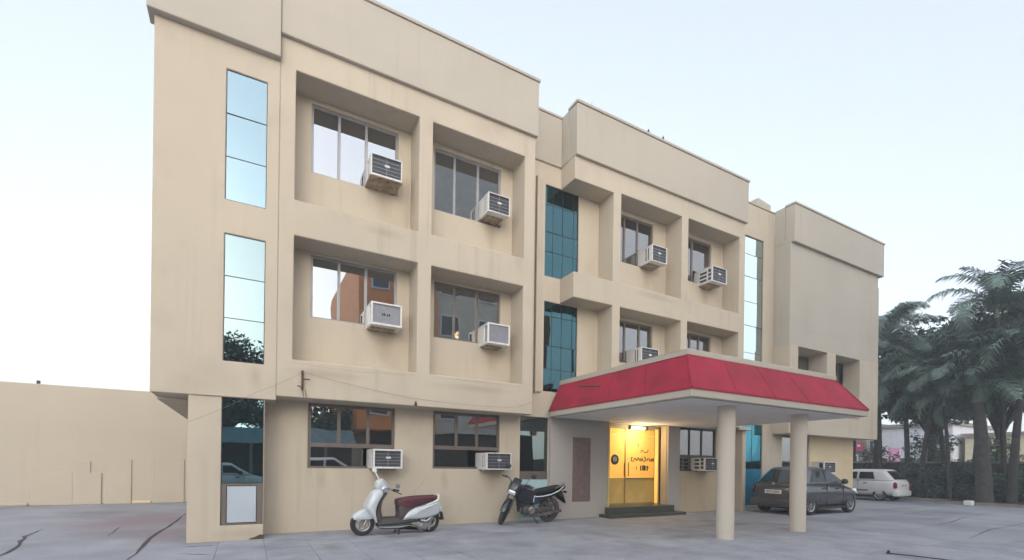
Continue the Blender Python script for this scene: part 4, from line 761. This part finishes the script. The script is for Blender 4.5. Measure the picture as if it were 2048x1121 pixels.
# ------------------------------------------------------------------ cars (local: x forward from the rear bumper, y left)
def lerp(a, b, t): return tuple(p + (q - p) * t for p, q in zip(a, b))
def cage(stations, n=9):
    """body shell lofted over stations (x, half width, z bottom, z top, crown)"""
    rings = []
    for (x, w, zb, zt, cr_) in stations:
        h = zt - zb; half = [(.0, zb), (.6 * w, zb), (.88 * w, zb + .06 * h), (.97 * w, zb + .24 * h), (1.01 * w, zb + .5 * h), (.99 * w, zb + .72 * h), (.93 * w, zb + .9 * h), (.78 * w, zt), (.4 * w, zt + cr_ * .8), (0, zt + cr_)]
        rings.append([(x, yy, zz) for yy, zz in half] + [(x, -yy, zz) for yy, zz in half[-2:0:-1]])
    return MB().loft(rings)
def make_car(spec, lab, loc, rz, group=None):
    c = thing('parked_car', lab, 'car', loc, rz, group); P = M[spec['paint']]; k = spec
    body = obj('body', cage(k['st']), P, c, smooth=50, sub=2)
    # wheel arches cut through the shell
    cut = MB()
    for x in (k['xr'], k['xf']): cut.lathe([(0, -1.2), (k['wr'] * 1.18, -1.2), (k['wr'] * 1.18, 1.2), (0, 1.2)], (x, 0, k['wr'] * 1.0), 'y', 32)
    co = obj('cutter', cut, M['black']); bo = body.modifiers.new('cut', 'BOOLEAN'); bo.object = co; bo.operation = 'DIFFERENCE'; bo.solver = 'EXACT'
    bpy.context.view_layer.update(); me = bpy.data.meshes.new_from_object(body.evaluated_get(bpy.context.evaluated_depsgraph_get())); body.modifiers.clear(); body.data = me; bpy.data.objects.remove(co)
    me.polygons.foreach_set('use_smooth', [True] * len(me.polygons)); me.set_sharp_from_angle(angle=R(55))
    W2 = k['w']; yy = W2 - .11
    obj('wheel_well', MB().box(k['xr'] - .3, k['xf'] + .3, -W2 + .26, W2 - .26, .16, .5), M['cardark'], c)
    for x in (k['xr'], k['xf']):
        for q in (-1, 1): wheel(c, (x, q * yy, k['wr']), k['wr'], .18, 8, M['rubber'], M[k['rim']], .66, .18, disc=False, plain=True)
    # cabin
    b0, b1, r0, r1 = k['belt0'], k['belt1'], k['roof0'], k['roof1']; zb, zr = k['zb'], k['zr']; wb, wr = k['wb'], k['wrf']
    mid = (b0 + b1) / 2
    def ring(t):   # t 0 belt .. 1 roof edge, gently bowed
        x0 = b0 + (r0 - b0) * t; x1 = b1 + (r1 - b1) * t; w = wb + (wr - wb) * t + .03 * math.sin(t * math.pi); z = zb + (zr - zb) * t
        pts = []
        for (sx, wy) in ((x0, .55), (x0 + .04, .86), (x0 + .16, .985), (lerp((x0,), (x1,), .5)[0], 1.), (x1 - .2, .985), (x1 - .06, .86), (x1, .55)): pts.append((sx, wy * w, z))
        return pts + [(x, -yv, zv) for x, yv, zv in pts[::-1]]
    rings = [ring(-.15), ring(0), ring(.35), ring(.7), ring(.93)]
    top = [(x * .97 + (r0 + r1) / 2 * .03, y * .9, zr + .025) for x, y, _ in ring(1)]; top2 = [(x * .8 + (r0 + r1) / 2 * .2, y * .5, zr + .045) for x, y, _ in ring(1)]
    cab = obj('cabin', MB().loft(rings + [top, top2]), P, c, smooth=60, sub=2)
    # panes follow the cabin sides, a few millimetres proud
    def side(x, t, q):
        x0 = b0 + (r0 - b0) * t; x1 = b1 + (r1 - b1) * t; w = wb + (wr - wb) * t + .03 * math.sin(t * math.pi); u = (x - x0) / max(.01, x1 - x0)
        e = 1 - .02 * abs(2 * u - 1) ** 2 - .12 * max(0, abs(2 * u - 1) - .86) / .14
        return (x, q * (w * e + .008), zb + (zr - zb) * t)
    for q in (-1, 1):
        for (poly) in k['side_win']:
            n = len(poly); pts = []
            for i in range(n):
                for j in range(3): x, t = lerp(poly[i], poly[(i + 1) % n], j / 3); pts.append(side(x, t, q))
            obj('side_window', MB().add(pts + [(a, b - q * .02, z) for a, b, z in pts], [tuple(range(len(pts)))] + [(i, (i + 1) % len(pts), len(pts) + (i + 1) % len(pts), len(pts) + i) for i in range(len(pts))]), M['carglass2'], cab, smooth=30)
        obj('door_line', MB().box(k['door'][0], k['door'][0] + .008, q * (W2 - .012) - .012, q * (W2 - .012) + .012, .3, zb - .04).box(k['door'][1], k['door'][1] + .008, q * (W2 - .012) - .012, q * (W2 - .012) + .012, .3, zb - .04), M['black'], c)
        for hx in k['handles']: obj('door_handle', MB().box(hx, hx + .15, q * (W2 - .002) - .012, q * (W2 - .002) + .014, zb - .16, zb - .125), M[k['handle']], c, bevel=.006)
        obj('side_strip', MB().box(k['xr'] + .42, k['xf'] - .42, q * (W2 - .004) - .01, q * (W2 - .004) + .012, k['strip'], k['strip'] + .05), M[k['stripm']], c, bevel=.005)
        obj('sill', MB().box(k['xr'] + .34, k['xf'] - .34, q * (W2 - .1) - .08, q * (W2 - .1) + .06, .17, .24), M['black'], c, bevel=.01)
        mx = k['mirror']; obj('mirror', MB().puff([(mx, zb + .02), (mx + .02, zb + .13), (mx + .1, zb + .14), (mx + .16, zb + .05), (mx + .1, zb)], .07, .02, y=q * (wb + .13)), M['black'], c, smooth=60)
    def endw(t, s, front):
        w = (wb + (wr - wb) * t) * s; x = (b1 + (r1 - b1) * t + .012) if front else (b0 + (r0 - b0) * t - .012); x += (-1 if front else 1) * .07 * abs(s) ** 3; return (x, w, zb + (zr - zb) * t)
    for front, nm in ((True, 'windscreen'), (False, 'rear_window')):
        rows = [[endw(t, s_, front) for s_ in (-.78, -.4, 0, .4, .78)] for t in (.08, .5, .9)]
        obj(nm, MB().loft(rows, closed=False, cap=False), M['carglass2'], cab, smooth=60)
    for q in (-1, 1):
        obj('tail_lamp', MB().puff(k['tail'], k.get('tailw', .06), .02, y=q * (W2 - k['tailin'])), M[k.get('tailm', 'redlamp')], c, smooth=60)
        obj('headlight', MB().puff(k['head'], .13, .03, y=q * (W2 - .2)), M['clearlamp'], c, smooth=60)
    px, pz = k['plate']; pl = obj('number_plate', MB().box(px - .012, px, -.26, .26, pz, pz + .12), M['plate'], c, bevel=.004)
    letters('plate_text', k['text'], M['ink'], pl, .125, Matrix.Translation((px - .0145, 0, pz + .06)) @ Matrix.Rotation(R(-90), 4, 'Z') @ FACE, sx=.95)
    obj('bumper', MB().puff([(-.02, .24), (-.05, .32), (-.04, .46), (.06, .48), (.16, .3), (.1, .22)], W2 * .93, .03), P, c, smooth=60)
    obj('badge', MB().lathe([(0, -.008), (.04, -.006), (.045, 0)], (px - .0, 0, pz + .3), 'x', 16), M['chrome'], c, smooth=40)
    return c
def carglass2():
    m = bpy.data.materials.new('dark_car_glass'); m.use_nodes = True; b = m.node_tree.nodes['Principled BSDF']
    b.inputs['Base Color'].default_value = (.012, .014, .016, 1); b.inputs['Roughness'].default_value = .04; b.inputs['Specular IOR Level'].default_value = .45
    return m
M['carglass2'] = carglass2()
GREY = dict(paint='greypaint', rim='rim', w=.80, wr=.31, xr=.66, xf=2.86, belt0=.1, belt1=2.86, roof0=.62, roof1=1.92, zb=.94, zr=1.405, wb=.75, wrf=.55,
            st=[(0, .5, .4, .74, .0), (.05, .64, .32, .88, .02), (.16, .73, .27, .955, .02), (.36, .785, .24, .97, .02), (.7, .8, .2, .97, .02), (1.4, .8, .2, .96, .02), (2.2, .8, .2, .95, .02), (2.7, .79, .2, .9, .03), (3.1, .77, .22, .82, .04), (3.4, .7, .26, .72, .03), (3.52, .55, .32, .6, .0)],
            side_win=[[(.66, .1), (1.42, .1), (1.44, .82), (.98, .82)], [(1.5, .1), (2.46, .1), (1.9, .82), (1.52, .82)]], door=(1.45, 2.38), handles=(1.2, 2.0), handle='greypaint', strip=.42, stripm='greypaint', mirror=2.2,
            tail=[(.1, .66), (.08, .76), (.14, .88), (.22, .86), (.2, .68)], tailin=.06, tailw=.03, tailm='smokelamp', head=[(3.2, .66), (3.24, .78), (3.34, .74), (3.44, .64), (3.38, .6)], plate=(-.002, .62), text='(07UIEB)')
WHITE = dict(paint='whitepaint', rim='rim', w=.74, wr=.27, xr=.62, xf=2.86, belt0=.06, belt1=2.62, roof0=.46, roof1=1.9, zb=.93, zr=1.37, wb=.70, wrf=.56,
             st=[(0, .58, .34, .84, .0), (.05, .68, .28, .94, .01), (.3, .735, .24, .96, .01), (.7, .74, .2, .96, .02), (1.4, .74, .2, .96, .02), (2.2, .74, .2, .94, .02), (2.7, .73, .2, .9, .03), (3.0, .71, .22, .8, .04), (3.3, .64, .26, .7, .03), (3.4, .5, .32, .58, .0)],
             side_win=[[(.8, .1), (1.42, .1), (1.42, .8), (.9, .8)], [(1.52, .1), (2.28, .1), (1.85, .8), (1.52, .8)]], door=(1.45, 2.3), handles=(1.08, 2.0), handle='black', strip=.44, stripm='black', mirror=2.1,
             tail=[(.0, .58), (-.02, .72), (.02, .84), (.1, .82), (.1, .6)], tailin=.1, head=[(3.1, .62), (3.14, .74), (3.24, .7), (3.34, .62), (3.28, .56)], plate=(-.02, .64), text='MH 0018')
gcar = make_car(GREY, 'charcoal grey car with white rear number plate parked behind the canopy columns', (14.02, 8.85, 0), R(0))
wcar = make_car(WHITE, 'white hatchback parked at the far end of the building by the hedge', (25.15, 9.95, 0), R(90))

# ------------------------------------------------------------------ left yard wall
yw = thing('yard_wall', 'long plain beige wall with patched plaster closing the yard at left', 'wall', (-6, 19, 0))
def yp(name, mb, m, parent=None, **k): return obj(name, mb, m, parent or yw, off=(-6, 19, 0), **k)
yp('wall_face', MB().box(-30, -.9, 19, 19.25, 0, 3.58), M['yard'], bevel=.02)
for (a, b, c) in ((-5.55, -4.6, 1.0), (-4.62, -4.2, 1.32), (-4.56, -3.93, .97), (-3.87, -3.2, 1.38), (-2.69, -1.82, 1.42)):
    yp('plaster_patch', MB().box(a, b - .01, 18.955 + rnd.uniform(0, .012), 19, 0, c), M['yard'], bevel=.012)
yp('skirting', MB().box(-30, -5.6, 18.95, 19, 0, .10), M['yard'], bevel=.02); yp('skirting', MB().box(-3.2, -2.7, 18.94, 19, 0, .09), M['ochre'], bevel=.02); yp('stud', MB().box(-5.47, -5.4, 19.05, 19.12, 3.58, 3.68), M['darkwall'])

# ------------------------------------------------------------------ right side: kerb, bed, boundary wall, hedge
kerb = struct(obj('kerb', MB().box(25.6, 25.75, -30, 8.9, 0, .13).box(25.6, 26.9, 8.9, 9.05, 0, .13).box(26.75, 26.9, 9.05, 40, 0, .13), M['capstone'], bevel=.015))
bed = struct(obj('planting_bed', MB().box(25.75, 29.0, -30, 8.9, 0, .1).box(26.9, 29.0, 8.9, 40, 0, .1), M['bed']))
bwl = thing('boundary_wall', 'dark brown boundary wall with pale cap behind the white hatchback', 'wall', (29, 12, 0))
obj('wall_face', MB().box(0, .2, -42, 28, 0, 1.72), M['darkwall'], bwl); obj('wall_cap', MB().box(-.05, .25, -42, 28, 1.72, 1.82), M['capstone'], bwl, bevel=.015)
tag(obj('kerb_block', MB().box(25.3, 25.58, 7.75, 8.0, 0, .19), M['whitewash'], bevel=.015), 'white painted block on the ground before the thick palm trunk', 'block')

# ------------------------------------------------------------------ foliage
def leaf_cloud(mb, centre, rad, n, size, r, flat=1.):
    for _ in range(n):
        d = Vector((r.gauss(0, 1), r.gauss(0, 1), r.gauss(0, 1))).normalized() * (r.random() ** .45)
        p = Vector(centre) + Vector((d.x * rad, d.y * rad, d.z * rad * flat)); a = Vector((r.gauss(0, 1), r.gauss(0, 1), r.gauss(0, .6))).normalized(); b = a.cross(Vector((r.gauss(0, 1), r.gauss(0, 1), r.gauss(0, 1)))).normalized()
        s_ = size * r.uniform(.6, 1.3); mb.add([p - a * s_, p + b * s_ * .42, p + a * s_, p - b * s_ * .42], [(0, 1, 2, 3)])
def tree_mesh(h, crown_r, n_cl, per, size, seed):
    r = random.Random(seed); t = MB(); th = h * .42
    t.tube([(0, 0, 0), (r.uniform(-.1, .1), .05, th * .5), (r.uniform(-.2, .2), 0, th)], [.2 * h / 8, .15 * h / 8, .11 * h / 8], 9); cr_ = MB()
    for i in range(n_cl):
        a = r.uniform(0, 6.283); e = r.random(); rad = crown_r * math.sqrt(r.random()); zc = th + (h - th) * (.1 + .85 * e); rad *= math.sin(math.pi * (.12 + .8 * e)) ** .6
        c = (rad * math.cos(a), rad * math.sin(a), zc)
        if i % 3 == 0: t.tube([(0, 0, th * r.uniform(.7, 1)), (c[0] * .5, c[1] * .5, (th + c[2]) / 2 + .1), c], [.07 * h / 8, .045 * h / 8, .015], 6)
        leaf_cloud(cr_, c, crown_r * r.uniform(.22, .38), per, size, r, .75)
    return t, cr_
def make_tree(h, cr_r, ncl, per, size, seed, ml, name, lab, loc, group):
    t, c = tree_mesh(h, cr_r, ncl, per, size, seed); o = thing(name, lab, 'tree', loc, 0, group)
    obj('trunk', t, M['bark'], o, smooth=60); k = obj('crown', c, M[ml], o, rec=False); return o
GT = 'trees beyond the boundary wall'
ta = make_tree(9.6, 3.0, 95, 75, .17, 3, 'leaf3', 'leafy_tree', 'dark broad tree behind the palms, nearest the building corner', (32.0, 15.2, 0), GT)
tb = make_tree(9.0, 2.9, 90, 75, .16, 4, 'leaf', 'leafy_tree', 'dark broad tree behind the middle of the palm row', (31.5, 11.2, 0), GT)
def clone(o, loc, rz, s, lab): c = copy_tree(o); c.location = loc; c.rotation_euler = (0, 0, rz); c.scale = (s, s, s); c['label'] = lab; return c
clone(ta, (31.2, 8.6, 0), 2.1, .95, 'dark broad tree behind the thick palm trunk'); clone(tb, (33., 6.0, 0), 1.2, 1.1, 'dark broad tree at the right edge behind the palms'); clone(ta, (36, 12.8, 0), 4, .98, 'dark broad tree farther back behind the palm row'); clone(tb, (33.5, 18.5, 0), 3, 1.05, 'dark broad tree mostly hidden by the building corner')
tc_ = make_tree(11.6, 2.3, 55, 75, .16, 9, 'leaf2', 'leafy_tree', 'lighter green tree rising above the palms at the right edge', (31.5, 6.3, 0), GT)
# palms
def frond_mesh(L, seed, droop):
    r = random.Random(seed); m = MB(); n = 24; pts = []; p = Vector((0, 0, 0)); ang = R(62)
    for i in range(n + 1):
        pts.append((p.copy(), ang)); ang -= R(droop) / n * (.5 + 1.1 * i / n); p = p + Vector((math.cos(ang), 0, math.sin(ang))) * (L / n)
    m.tube([q[0] for q in pts], [.028 * (1 - .85 * i / n) for i in range(n + 1)], 5)
    for i in range(2, n + 1):
        for half in (0, .5):
            q, an_ = pts[i]; q = q.lerp(pts[i - 1][0], half); d = Vector((math.cos(an_), 0, math.sin(an_))); u = (i - half) / n; ln = L * .27 * (math.sin(math.pi * (.12 + .84 * u)) ** .7) * r.uniform(.8, 1.1)
            for sd_ in (-1, 1):
                side_ = Vector((0, sd_, 0)); up_ = d.cross(side_) * sd_; v = (side_ * .75 + d * .55 + up_ * r.uniform(-.1, .25)).normalized(); mid_ = q + v * ln * .5; end = q + v * ln * .95 + Vector((0, 0, -ln * r.uniform(.25, .6))); w_ = d * .026
                m.add([q - w_ * .6, q + w_ * .6, mid_ + w_, mid_ - w_, end], [(0, 1, 2, 3), (3, 2, 4)])
    return m
FR = [obj('frond', frond_mesh(2.7, 20 + i, d), M['palm'], None, rec=False).data for i, d in enumerate((95, 125, 150, 70))]
for o in [o for o in bpy.data.objects if o.name.startswith('frond')]: bpy.data.objects.remove(o)
TR = {}
def make_palm(loc, h, lean, nf, fs, lab, seed, rad=.11):
    r = random.Random(seed); p = thing('palm_tree', lab, 'palm', loc, 0, 'palms in the planting bed')
    t = MB(); n = 14; pts = [(lean[0] * (k / n) ** 1.6, lean[1] * (k / n) ** 1.6, h * k / n) for k in range(n + 1)]
    t.tube(pts, [rad * (1.25 if k == 0 else 1.05 - .35 * k / n) * (1 + .05 * (k % 2)) for k in range(n + 1)], 9); obj('trunk', t, M['bark'], p, smooth=50)
    obj('crownshaft', MB().tube([pts[-1], (pts[-1][0], pts[-1][1], h + .5)], [rad * .8, rad * .45], 8), M['leaf2'], p, smooth=50)
    for k in range(nf):
        f = bpy.data.objects.new('frond', FR[r.randrange(4)]); col.objects.link(f); f.parent = p; f.location = (pts[-1][0], pts[-1][1], h + .4)
        f.rotation_euler = (R(r.uniform(-14, 14)), R(r.uniform(-28, 40)), k * 2.4 + r.uniform(-.3, .3)); s_ = fs * r.uniform(.85, 1.2); f.scale = (s_, s_, s_)
    return p
PL = [((27.6, 11.9, 0), 7.0, (.3, .3), 15, 1.0, 'slender palm closest to the building corner', .10), ((28.0, 10.9, 0), 5.0, (-.2, .1), 14, .95, 'shorter palm just right of the building corner', .12),
      ((27.4, 10.2, 0), 4.6, (.1, -.4), 14, 1.0, 'palm rising straight behind the white hatchback', .11), ((28.4, 9.6, 0), 5.6, (-.1, .5), 14, 1.0, 'palm leaning left behind the hedge end', .10),
      ((27.3, 9.1, 0), 4.3, (.2, .3), 13, .95, 'low thin palm in the middle of the row', .08), ((28.2, 8.6, 0), 5.3, (.0, -.3), 15, 1.05, 'tall thin palm left of the thick trunk', .09),
      ((26.6, 7.75, 0), 4.3, (.5, .4), 16, 1.15, 'thick trunked palm with broad drooping crown at right', .27), ((28.6, 7.7, 0), 8.0, (-.4, .2), 13, 1.05, 'tallest palm with bare fronds against the sky', .10),
      ((27.2, 7.1, 0), 4.7, (.1, -.2), 15, 1.1, 'palm in front at the right edge of the row', .15), ((28.4, 6.6, 0), 5.4, (.1, .1), 14, 1.1, 'palm at the right edge behind the front one', .12),
      ((28.6, 12.6, 0), 8.0, (.2, -.3), 13, 1.0, 'tall palm mostly behind the building corner', .11), ((27.0, 6.2, 0), 5.2, (0, 0), 14, 1.1, 'rightmost palm cut by the photo edge', .13)]
for i, (lc, h, ln, nf, fs, lab, rad) in enumerate(PL): make_palm(lc, h, ln, nf + 5, fs, lab, 40 + i, rad)
# hedge and shrubs
def shrub(loc, rx, ry, h, n, lab, seed, ml='leaf3', name='shrub'):
    r = random.Random(seed); m = MB(); o = thing(name, lab, 'shrub', loc)
    for i in range(n): leaf_cloud(m, (r.uniform(-rx, rx), r.uniform(-ry, ry), h * r.uniform(.15, .85)), .32, 45, .085, r)
    obj('foliage', m, M[ml], o, rec=False); st_ = MB()
    for i in range(5): st_.tube([(r.uniform(-.2, .2) * rx, r.uniform(-.2, .2) * ry, 0), (r.uniform(-.7, .7) * rx, r.uniform(-.7, .7) * ry, h * .7)], [.03, .012], 5)
    obj('stem', st_, M['bark'], o); return o
shrub((27.7, 10.2, .1), .55, .7, 1.7, 40, 'dark dense hedge clump right behind the white hatchback', 1); shrub((27.9, 8.9, .1), .5, .6, 1.9, 36, 'dark tall shrub under the middle palms', 2); shrub((27.9, 12.0, .1), .5, .9, 1.3, 36, 'low dark hedge between hatchback and boundary wall', 3)
shrub((28.1, 7.6, .1), .5, .5, 1.2, 20, 'small shrub behind the thick palm trunk', 5, 'leaf'); shrub((28.1, 6.5, .1), .5, .6, 1.5, 26, 'mid green shrub at the right edge of the bed', 6, 'leaf'); shrub((28.3, 14.2, .1), .4, .9, 1.2, 20, 'dark hedge mostly hidden behind the building', 7)

shrub((29.6, 10.6, 0), .7, .9, 3.6, 60, 'tall leafy bush behind the boundary wall left of the palms', 11, 'leaf'); shrub((29.9, 8.3, 0), .7, .8, 3.2, 48, 'tall leafy bush behind the boundary wall and the thick trunk', 12, 'leaf2'); shrub((29.7, 12.9, 0), .6, .6, 2.9, 34, 'small bush behind the boundary wall near the building', 13, 'leaf'); shrub((29.8, 6.3, 0), .7, .7, 3.4, 46, 'tall leafy bush at the right edge behind the wall', 14, 'leaf')

# ------------------------------------------------------------------ street beyond
def far(name, lab, x, y0, y1, h, m, wins, cat='building', d=8):
    b = thing(name, lab, cat, (x, (y0 + y1) / 2, 0)); w = y1 - y0
    obj('wall', MB().box(0, d, -w / 2, w / 2, 0, h), M[m], b); obj('roof', MB().box(-.25, d + .2, -w / 2 - .2, w / 2 + .2, h, h + .25), M['capstone'], b)
    for (a, c, z0, z1) in wins:
        f = obj('window', MB().box(-.06, 0, a - y0 - w / 2, c - y0 - w / 2, z0, z1), M['farwhite'], b); obj('pane', MB().box(-.075, -.061, a - y0 - w / 2 + .08, c - y0 - w / 2 - .08, z0 + .08, z1 - .08), M['window_dark'], f)
    return b
far('shop_building', 'grey shop building with a crimson sign behind the boundary wall', 45, 20.4, 26, 5., 'capstone', [(21.0, 21.6, 1.6, 2.6), (21.9, 22.6, 1.6, 2.6)])
far('shop_building', 'white shop building with a navy sign beyond the palms', 46, 15.2, 20.1, 4.8, 'farwhite', [(19.0, 19.9, 1.4, 2.4), (17.5, 18.6, 1.4, 2.4)])
far('warehouse', 'long low cream building with dark roof line behind the palm trunks', 47, -6, 14.8, 3.9, 'farcream', [(y_, y_ + 1.1, 1.0, 2.2) for y_ in (1., 4., 7., 10., 12.6)])
def sign(y0, y1, z0, z1, x, m, lab, strokes):
    s_ = thing('shop_sign', lab, 'sign', (x, (y0 + y1) / 2, 0)); w = (y1 - y0) / 2; obj('board', MB().box(-.12, 0, -w, w, z0, z1), M[m], s_)
    g = MB()
    for pts in strokes:
        for a, b in zip(pts, pts[1:]): g.tube([(-.14, a[0] * w, z0 + (z1 - z0) * a[1]), (-.14, b[0] * w, z0 + (z1 - z0) * b[1])], .04, 4)
    obj('emblem', g, M['whitepaint'], s_); obj('post', MB().box(0.01, .1, -w * .9, -w * .8, 0, z1).box(.01, .1, w * .8, w * .9, 0, z1), M['alu'], s_)
sign(20.6, 21.9, 2.95, 3.65, 44.8, 'signred', 'crimson shop sign with white script', [[(.55, .6), (.5, .3), (.3, .3), (.2, .5)], [(.15, .35), (.0, .3), (-.1, .5), (-.15, .3), (-.3, .3)], [(-.5, .75), (-.6, .5), (-.5, .45)], [(-.7, .7), (-.8, .5), (-.7, .5)]])
sign(19.2, 20.0, 2.95, 3.7, 44.8, 'signnavy', 'navy sign with a small white square emblem', [[(.3, .3), (.3, .7), (-.3, .7), (-.3, .3), (.3, .3)], [(0, .3), (0, .7)]])
tag(obj('poster_board', MB().box(44.5, 44.6, 17.9, 18.7, 1.4, 3.1), M['pink']), 'pink board seen between two palm trunks', 'board')

# ------------------------------------------------------------------ what the windows mirror: the far side of the yard
ob = thing('orange_building', 'orange and cream block across the yard, seen only mirrored in the windows', 'building', (8, -12, 0))
def op(name, mb, m, parent=None): return obj(name, mb, M[m], parent or ob, off=(8, -12, 0))
op('wall', MB().box(6.2, 10.6, -24, -11.6, 3.6, 15.5), 'orange'); op('ground_storey', MB().box(7.2, 20.5, -24, -12.6, 0, 3.6), 'darkwall'); op('wall', MB().box(10.6, 18.5, -24, -12.2, 3.6, 23.), 'cream')
for z in (4.6, 7.6, 10.6, 13.):
    for x in (7.0, 8.9): f = op('window', MB().box(x, x + 1.2, -11.6, -11.5, z, z + 1.5), 'farwhite'); op('pane', MB().box(x + .1, x + 1.1, -11.499, -11.48, z + .1, z + 1.4), 'window_dark', f)
for z in (4.6, 7.6, 10.6, 13.6):
    for x in (12., 15., 18.): f = op('window', MB().box(x, x + 1.5, -12.2, -12.1, z, z + 1.6), 'farwhite'); op('pane', MB().box(x + .1, x + 1.4, -12.099, -12.08, z + .1, z + 1.5), 'window_dark', f)
for x in (11.2, 20.): op('pilaster', MB().box(x, x + .5, -12.2, -11.9, 3.6, 17.), 'orange')
for (lc, s_, lab) in (((-1.5, -14.5, 0), .95, 'leafy tree across the yard mirrored in the corner pane'), ((1.8, -14.5, 0), .85, 'leafy tree across the yard mirrored in the ground window'), ((4.6, -14.5, 0), .85, 'leafy tree beside the mirrored orange block'), ((-6, -14.5, 0), .9, 'leafy tree farthest left across the yard')):
    c = clone(tb if s_ > .68 else ta, lc, rnd.uniform(0, 6), s_, lab); c['group'] = 'trees across the yard'
sh = thing('yard_shed', 'dark shed with blue grey roof across the yard, seen only mirrored in the panes', 'shed', (-2, -10, 0))
obj('wall', MB().box(-8, 7.6, -3, 0, 0, 2.5), M['darkwall'], sh); obj('roof', MB().hexa([(-8.2, -3.2, 2.5), (7.8, -3.2, 2.5), (7.8, .4, 2.5), (-8.2, .4, 2.5), (-8.2, -3.2, 3.4), (7.8, -3.2, 3.4), (7.8, -1, 3.4), (-8.2, -1, 3.4)]), M['shedroof'], sh)
for x in (-6, -2, 2, 6): obj('post', MB().box(x - .08, x + .08, .01, .17, 0, 2.49), M['capstone'], sh)
c2 = copy_tree(wcar); c2.location = (1.6, -4.6, 0); c2.rotation_euler = (0, 0, R(8)); c2['label'] = 'white hatchback behind the camera mirrored in the ground window'; c2.scale = (1.15,) * 3
c3 = copy_tree(wcar); c3.location = (-2.6, -4.2, 0); c3.rotation_euler = (0, 0, R(-6)); c3['label'] = 'white hatchback behind the camera mirrored in the corner pane'

# ------------------------------------------------------------------ a bird in the sky
bd = thing('flying_bird', 'dark bird gliding in the sky at right', 'bird', (40.2, 11.0, 14.2), R(35))
obj('body', MB().lathe([(0, -.22), (.04, -.15), (.06, 0), (.04, .14), (0, .2)], (0, 0, 0), 'x', 10), M['black'], bd, smooth=True)
for q in (-1, 1): obj('wing', MB().add([(.08, .03 * q, 0), (-.08, .03 * q, 0), (-.12, .26 * q, .12), (.04, .24 * q, .12), (.08, .03 * q, .015), (-.08, .03 * q, .015), (-.12, .26 * q, .13), (.04, .24 * q, .13)], [(0, 1, 2, 3), (7, 6, 5, 4), (0, 3, 7, 4), (1, 5, 6, 2), (0, 4, 5, 1), (2, 6, 7, 3)]), M['black'], bd)

# ------------------------------------------------------------------ dusk haze
hm = bpy.data.materials.new('thin_haze'); hm.use_nodes = True; ht = hm.node_tree; ht.nodes.clear()
ho = nn(ht, 'ShaderNodeOutputMaterial'); hv = nn(ht, 'ShaderNodeVolumePrincipled'); hv.inputs['Color'].default_value = (.9, .95, 1, 1); hv.inputs['Density'].default_value = .0042; hv.inputs['Anisotropy'].default_value = 0
ht.links.new(hv.outputs[0], ho.inputs['Volume'])
hz_o = obj('haze', MB().box(-152, 172, -152, 172, -1, 27), hm); hz_o['kind'] = 'stuff'
